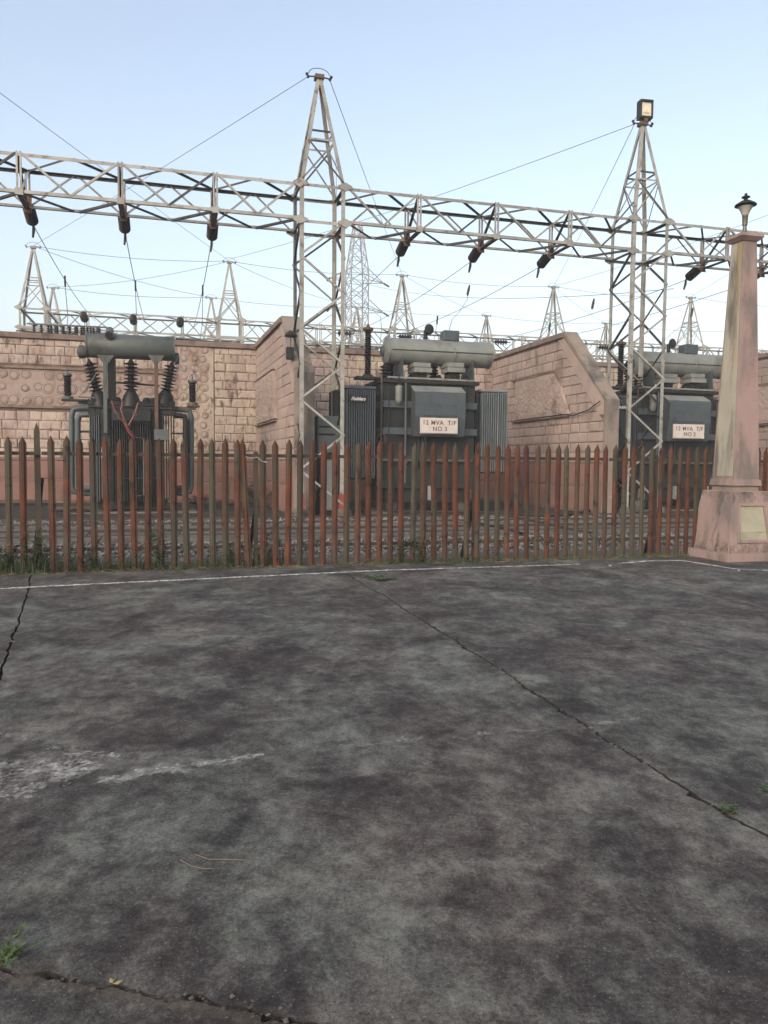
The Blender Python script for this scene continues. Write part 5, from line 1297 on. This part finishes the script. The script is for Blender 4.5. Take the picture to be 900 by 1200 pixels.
for cx, off, n, sp, h in ((-1,-.05,400,.8,.2),(.1,.0,200,.14,.36),(.42,.05,160,.08,.42),(.8,.15,160,.15,.28),(1.3,.0,120,.10,.22),(1.7,.2,160,.2,.26),(2.2,-.05,260,.5,.13),(2.9,.2,180,.3,.22),(3.3,.35,260,.3,.36),(4.4,0,250,.4,.1),(5.6,-.05,600,.3,.11),(6.3,-.05,300,.2,.14),(7.2,-.05,400,.5,.07),(8.3,-.05,500,.5,.10),(9.6,-.05,500,.6,.12),(11,0,600,.7,.15)):
    grass_patch(g1, cx, off, n, sp, h)
g1.build('grass', M['grass'], kind='stuff', fix=False)
g2_ = MB()
for _ in range(420):
    s_ = rnd.uniform(-1.5, 10.5); p = fline(s_, -.12+rnd.gauss(0,.06)); p = Vector((p.x, p.y, .0)); a = rnd.uniform(0,6.28); L_ = rnd.uniform(.04,.2)
    q_ = p + Vector((math.cos(a)*L_, math.sin(a)*L_*.3, rnd.uniform(.0,.05))); g2_.bar(p, q_, .003, .002)
g2_.build('dry_grass', M['grass_dry'], kind='stuff', fix=False)
# small-leaved ground weeds along the verge
g4 = MB()
for cx, off, n, sp, h in ((.2,-.02,900,.4,.3),(.45,.05,500,.12,.5),(1.5,.1,700,.5,.2),(.0,.4,900,.6,.3),(.9,-.08,600,.25,.22),(1.6,-.08,500,.2,.26),(2.9,.0,500,.25,.24),(2.4,-.1,900,.5,.12),(3.4,.25,1100,.5,.35),(5.4,-.12,900,.35,.08),(6.5,-.1,700,.4,.08),(9,-.1,700,1.0,.06),(7.6,-.25,120,.12,.05)):
    for _ in range(n):
        p = fline(cx+rnd.gauss(0,sp), off+rnd.gauss(0,.08)); p = Vector((p.x, p.y, rnd.uniform(-.03,h))); a = rnd.uniform(0,6.28)
        leafquad(g4, p, (math.cos(a), math.sin(a), rnd.uniform(-.3,.6)), rnd.uniform(.02,.045), rnd.uniform(.01,.022))
g4.build('ground_weeds', M['leaf'], kind='stuff', fix=False)
def weed(label, base, h, nst, spread, lf, n, group=None, dirx=None, r=.004, leaf='leaf', wf=.45):
    t = thing('weed', label, 'weed', base, 0, group); st_ = MB(); lv = MB()
    for k in range(nst):
        a = rnd.uniform(0, 6.28); d = Vector((math.cos(a)*spread, math.sin(a)*spread, 0)) if dirx is None else Vector(dirx)*rnd.uniform(.5,1.1) + Vector((rnd.gauss(0,.1*spread), rnd.gauss(0,.1*spread), 0))
        hh = h*rnd.uniform(.6,1); pts = [Vector((0,0,0)), d*.35+Z_*hh*.4, d*.7+Z_*hh*.75, d+Z_*hh]
        st_.tube(pts, [r, r*.8, r*.6, r*.3], 4)
        for j in range(n):
            f = rnd.uniform(.15, 1); i = min(int(f*3), 2); p = pts[i].lerp(pts[i+1], f*3-i); b = rnd.uniform(0, 6.28)
            leafquad(lv, p, (math.cos(b), math.sin(b), rnd.uniform(.0,.7)), lf*rnd.uniform(.6,1.2), lf*wf)
    st_.build('stem', M['stem'], t, fix=False); lv.build('leaves', M[leaf], t, kind='stuff', fix=False)
for px, h, lab in ((38,.75,'tall weed growing against the fence beside the tall post'),(187,.85,'slender climbing weed on the fence below the left transformer'),(470,.55,'small bush of weed at the fence below the middle transformer'),(492,.6,'taller leafy weed at the fence beside the middle weed bush'),(112,.4,'short weed at the fence left of the climbing weed'),(5,.45,'weed clump at the left edge of the fence'),(270,.5,'weed behind the fence left of the leaning pale'),(320,.6,'weed behind the fence right of the leaning pale')):
    p = fline(fs(px)[0], .12 if px in (270,320) else -.04)
    weed(lab, (p.x, p.y, -.04), h, 6, .14, .075, 34, 'weeds along the fence')
p = gnd(855, 953); weed('small bright green weed sprouting from the open joint at the right', (p.x,p.y,-.01), .055, 7, .03, .03, 6, r=.0015, leaf='leaf_bright', wf=.6)
p = gnd(-8, 1128); weed('leafy weed with thin stems at the lower left corner', (p.x,p.y,-.02), .09, 9, .35, .022, 14, dirx=(.07,.02,.0), r=.001, wf=.65)
p = gnd(445, 678); weed('flat patch of dry green weed near the painted line', (p.x,p.y,-.005), .03, 22, .22, .05, 16, r=.0015, wf=.5)
p = gnd(898, 927); weed('tiny green weed at the right edge of the photo', (p.x,p.y,-.005), .03, 5, .03, .03, 5, r=.0015, leaf='leaf_bright', wf=.6)
# dark bushes in the corner of the left bay
for px, lab, h in ((287,'dark low bush growing in the corner of the left bay',.9),(305,'dark bush at the foot of the left fire wall',.7),(232,'small dark bush behind the left transformer pipes',.4)):
    u_, _ = onv(px, 590, 26.8); t_ = S(u_, 26.8); weed(lab, (t_.x,t_.y,-.05), h, 9, .45, .14, 40, 'bushes in the left bay', r=.01)
# twigs and leaves on the slab
def twig(pts, lab, r=.0022):
    m = MB(); m.tube([gnd(a_, b_, .005) for a_, b_ in pts], [r]*(len(pts)-1)+[r*.4], 5); tag(m.build('twig', M['twig']), lab, 'twig', 'twigs on the concrete')
twig([(228,1001),(245,1007),(262,1007),(294,1008)], 'longer dry twig lying on the concrete, lower left')
twig([(212,1008),(225,1015),(240,1018),(252,1018)], 'short curved straw lying beside the longer twig', .002)
for px, py, sz, lab in ((132,1153,.018,'yellow dry leaf on the crack at the lower left'),(735,750,.02,'small yellow leaf on the right slab'),(14,752,.02,'orange dry leaf beside the left joint')):
    p = gnd(px, py, .006); m = MB(); leafquad(m, p, (1,.3,.1), sz*1.6, sz, -.1); leafquad(m, p+Vector((0,0,.002)), (-.6,.8,.1), sz*1.2, sz*.8, -.1)
    tag(m.build('fallen_leaf', M['grass_dry'], fix=False), lab, 'leaf', 'fallen leaves')
for px, py, sz, lab in ((715,663,.03,'white pebble near the painted line left of the pillar'),(866,668.5,.022,'white pebble in front of the pillar plinth')):
    p = gnd(px, py, sz*.5); m = MB(); m.lathe([(sz*.3,-sz*.6),(sz*.9,-sz*.2),(sz*.85,sz*.25),(sz*.3,sz*.55)], p, Z_, 8)
    tag(m.build('pebble', M['kiosk'], None, True), lab, 'pebble', 'loose pebbles on the concrete')
hz_m = bpy.data.materials.new('thin_evening_haze'); hz_m.use_nodes = True; hn = hz_m.node_tree
hn.nodes.remove(hn.nodes['Principled BSDF']); pv = hn.nodes.new('ShaderNodeVolumePrincipled')
pv.inputs['Color'].default_value = (.93, .95, 1, 1); pv.inputs['Density'].default_value = .0014; pv.inputs['Anisotropy'].default_value = 0
hn.links.new(pv.outputs[0], hn.nodes['Material Output'].inputs['Volume'])
hb = MB().box(-610, 610, -210, 910, -1.1, 36); ho = hb.build('haze', hz_m, kind='stuff')
print('objects', len(bpy.data.objects))
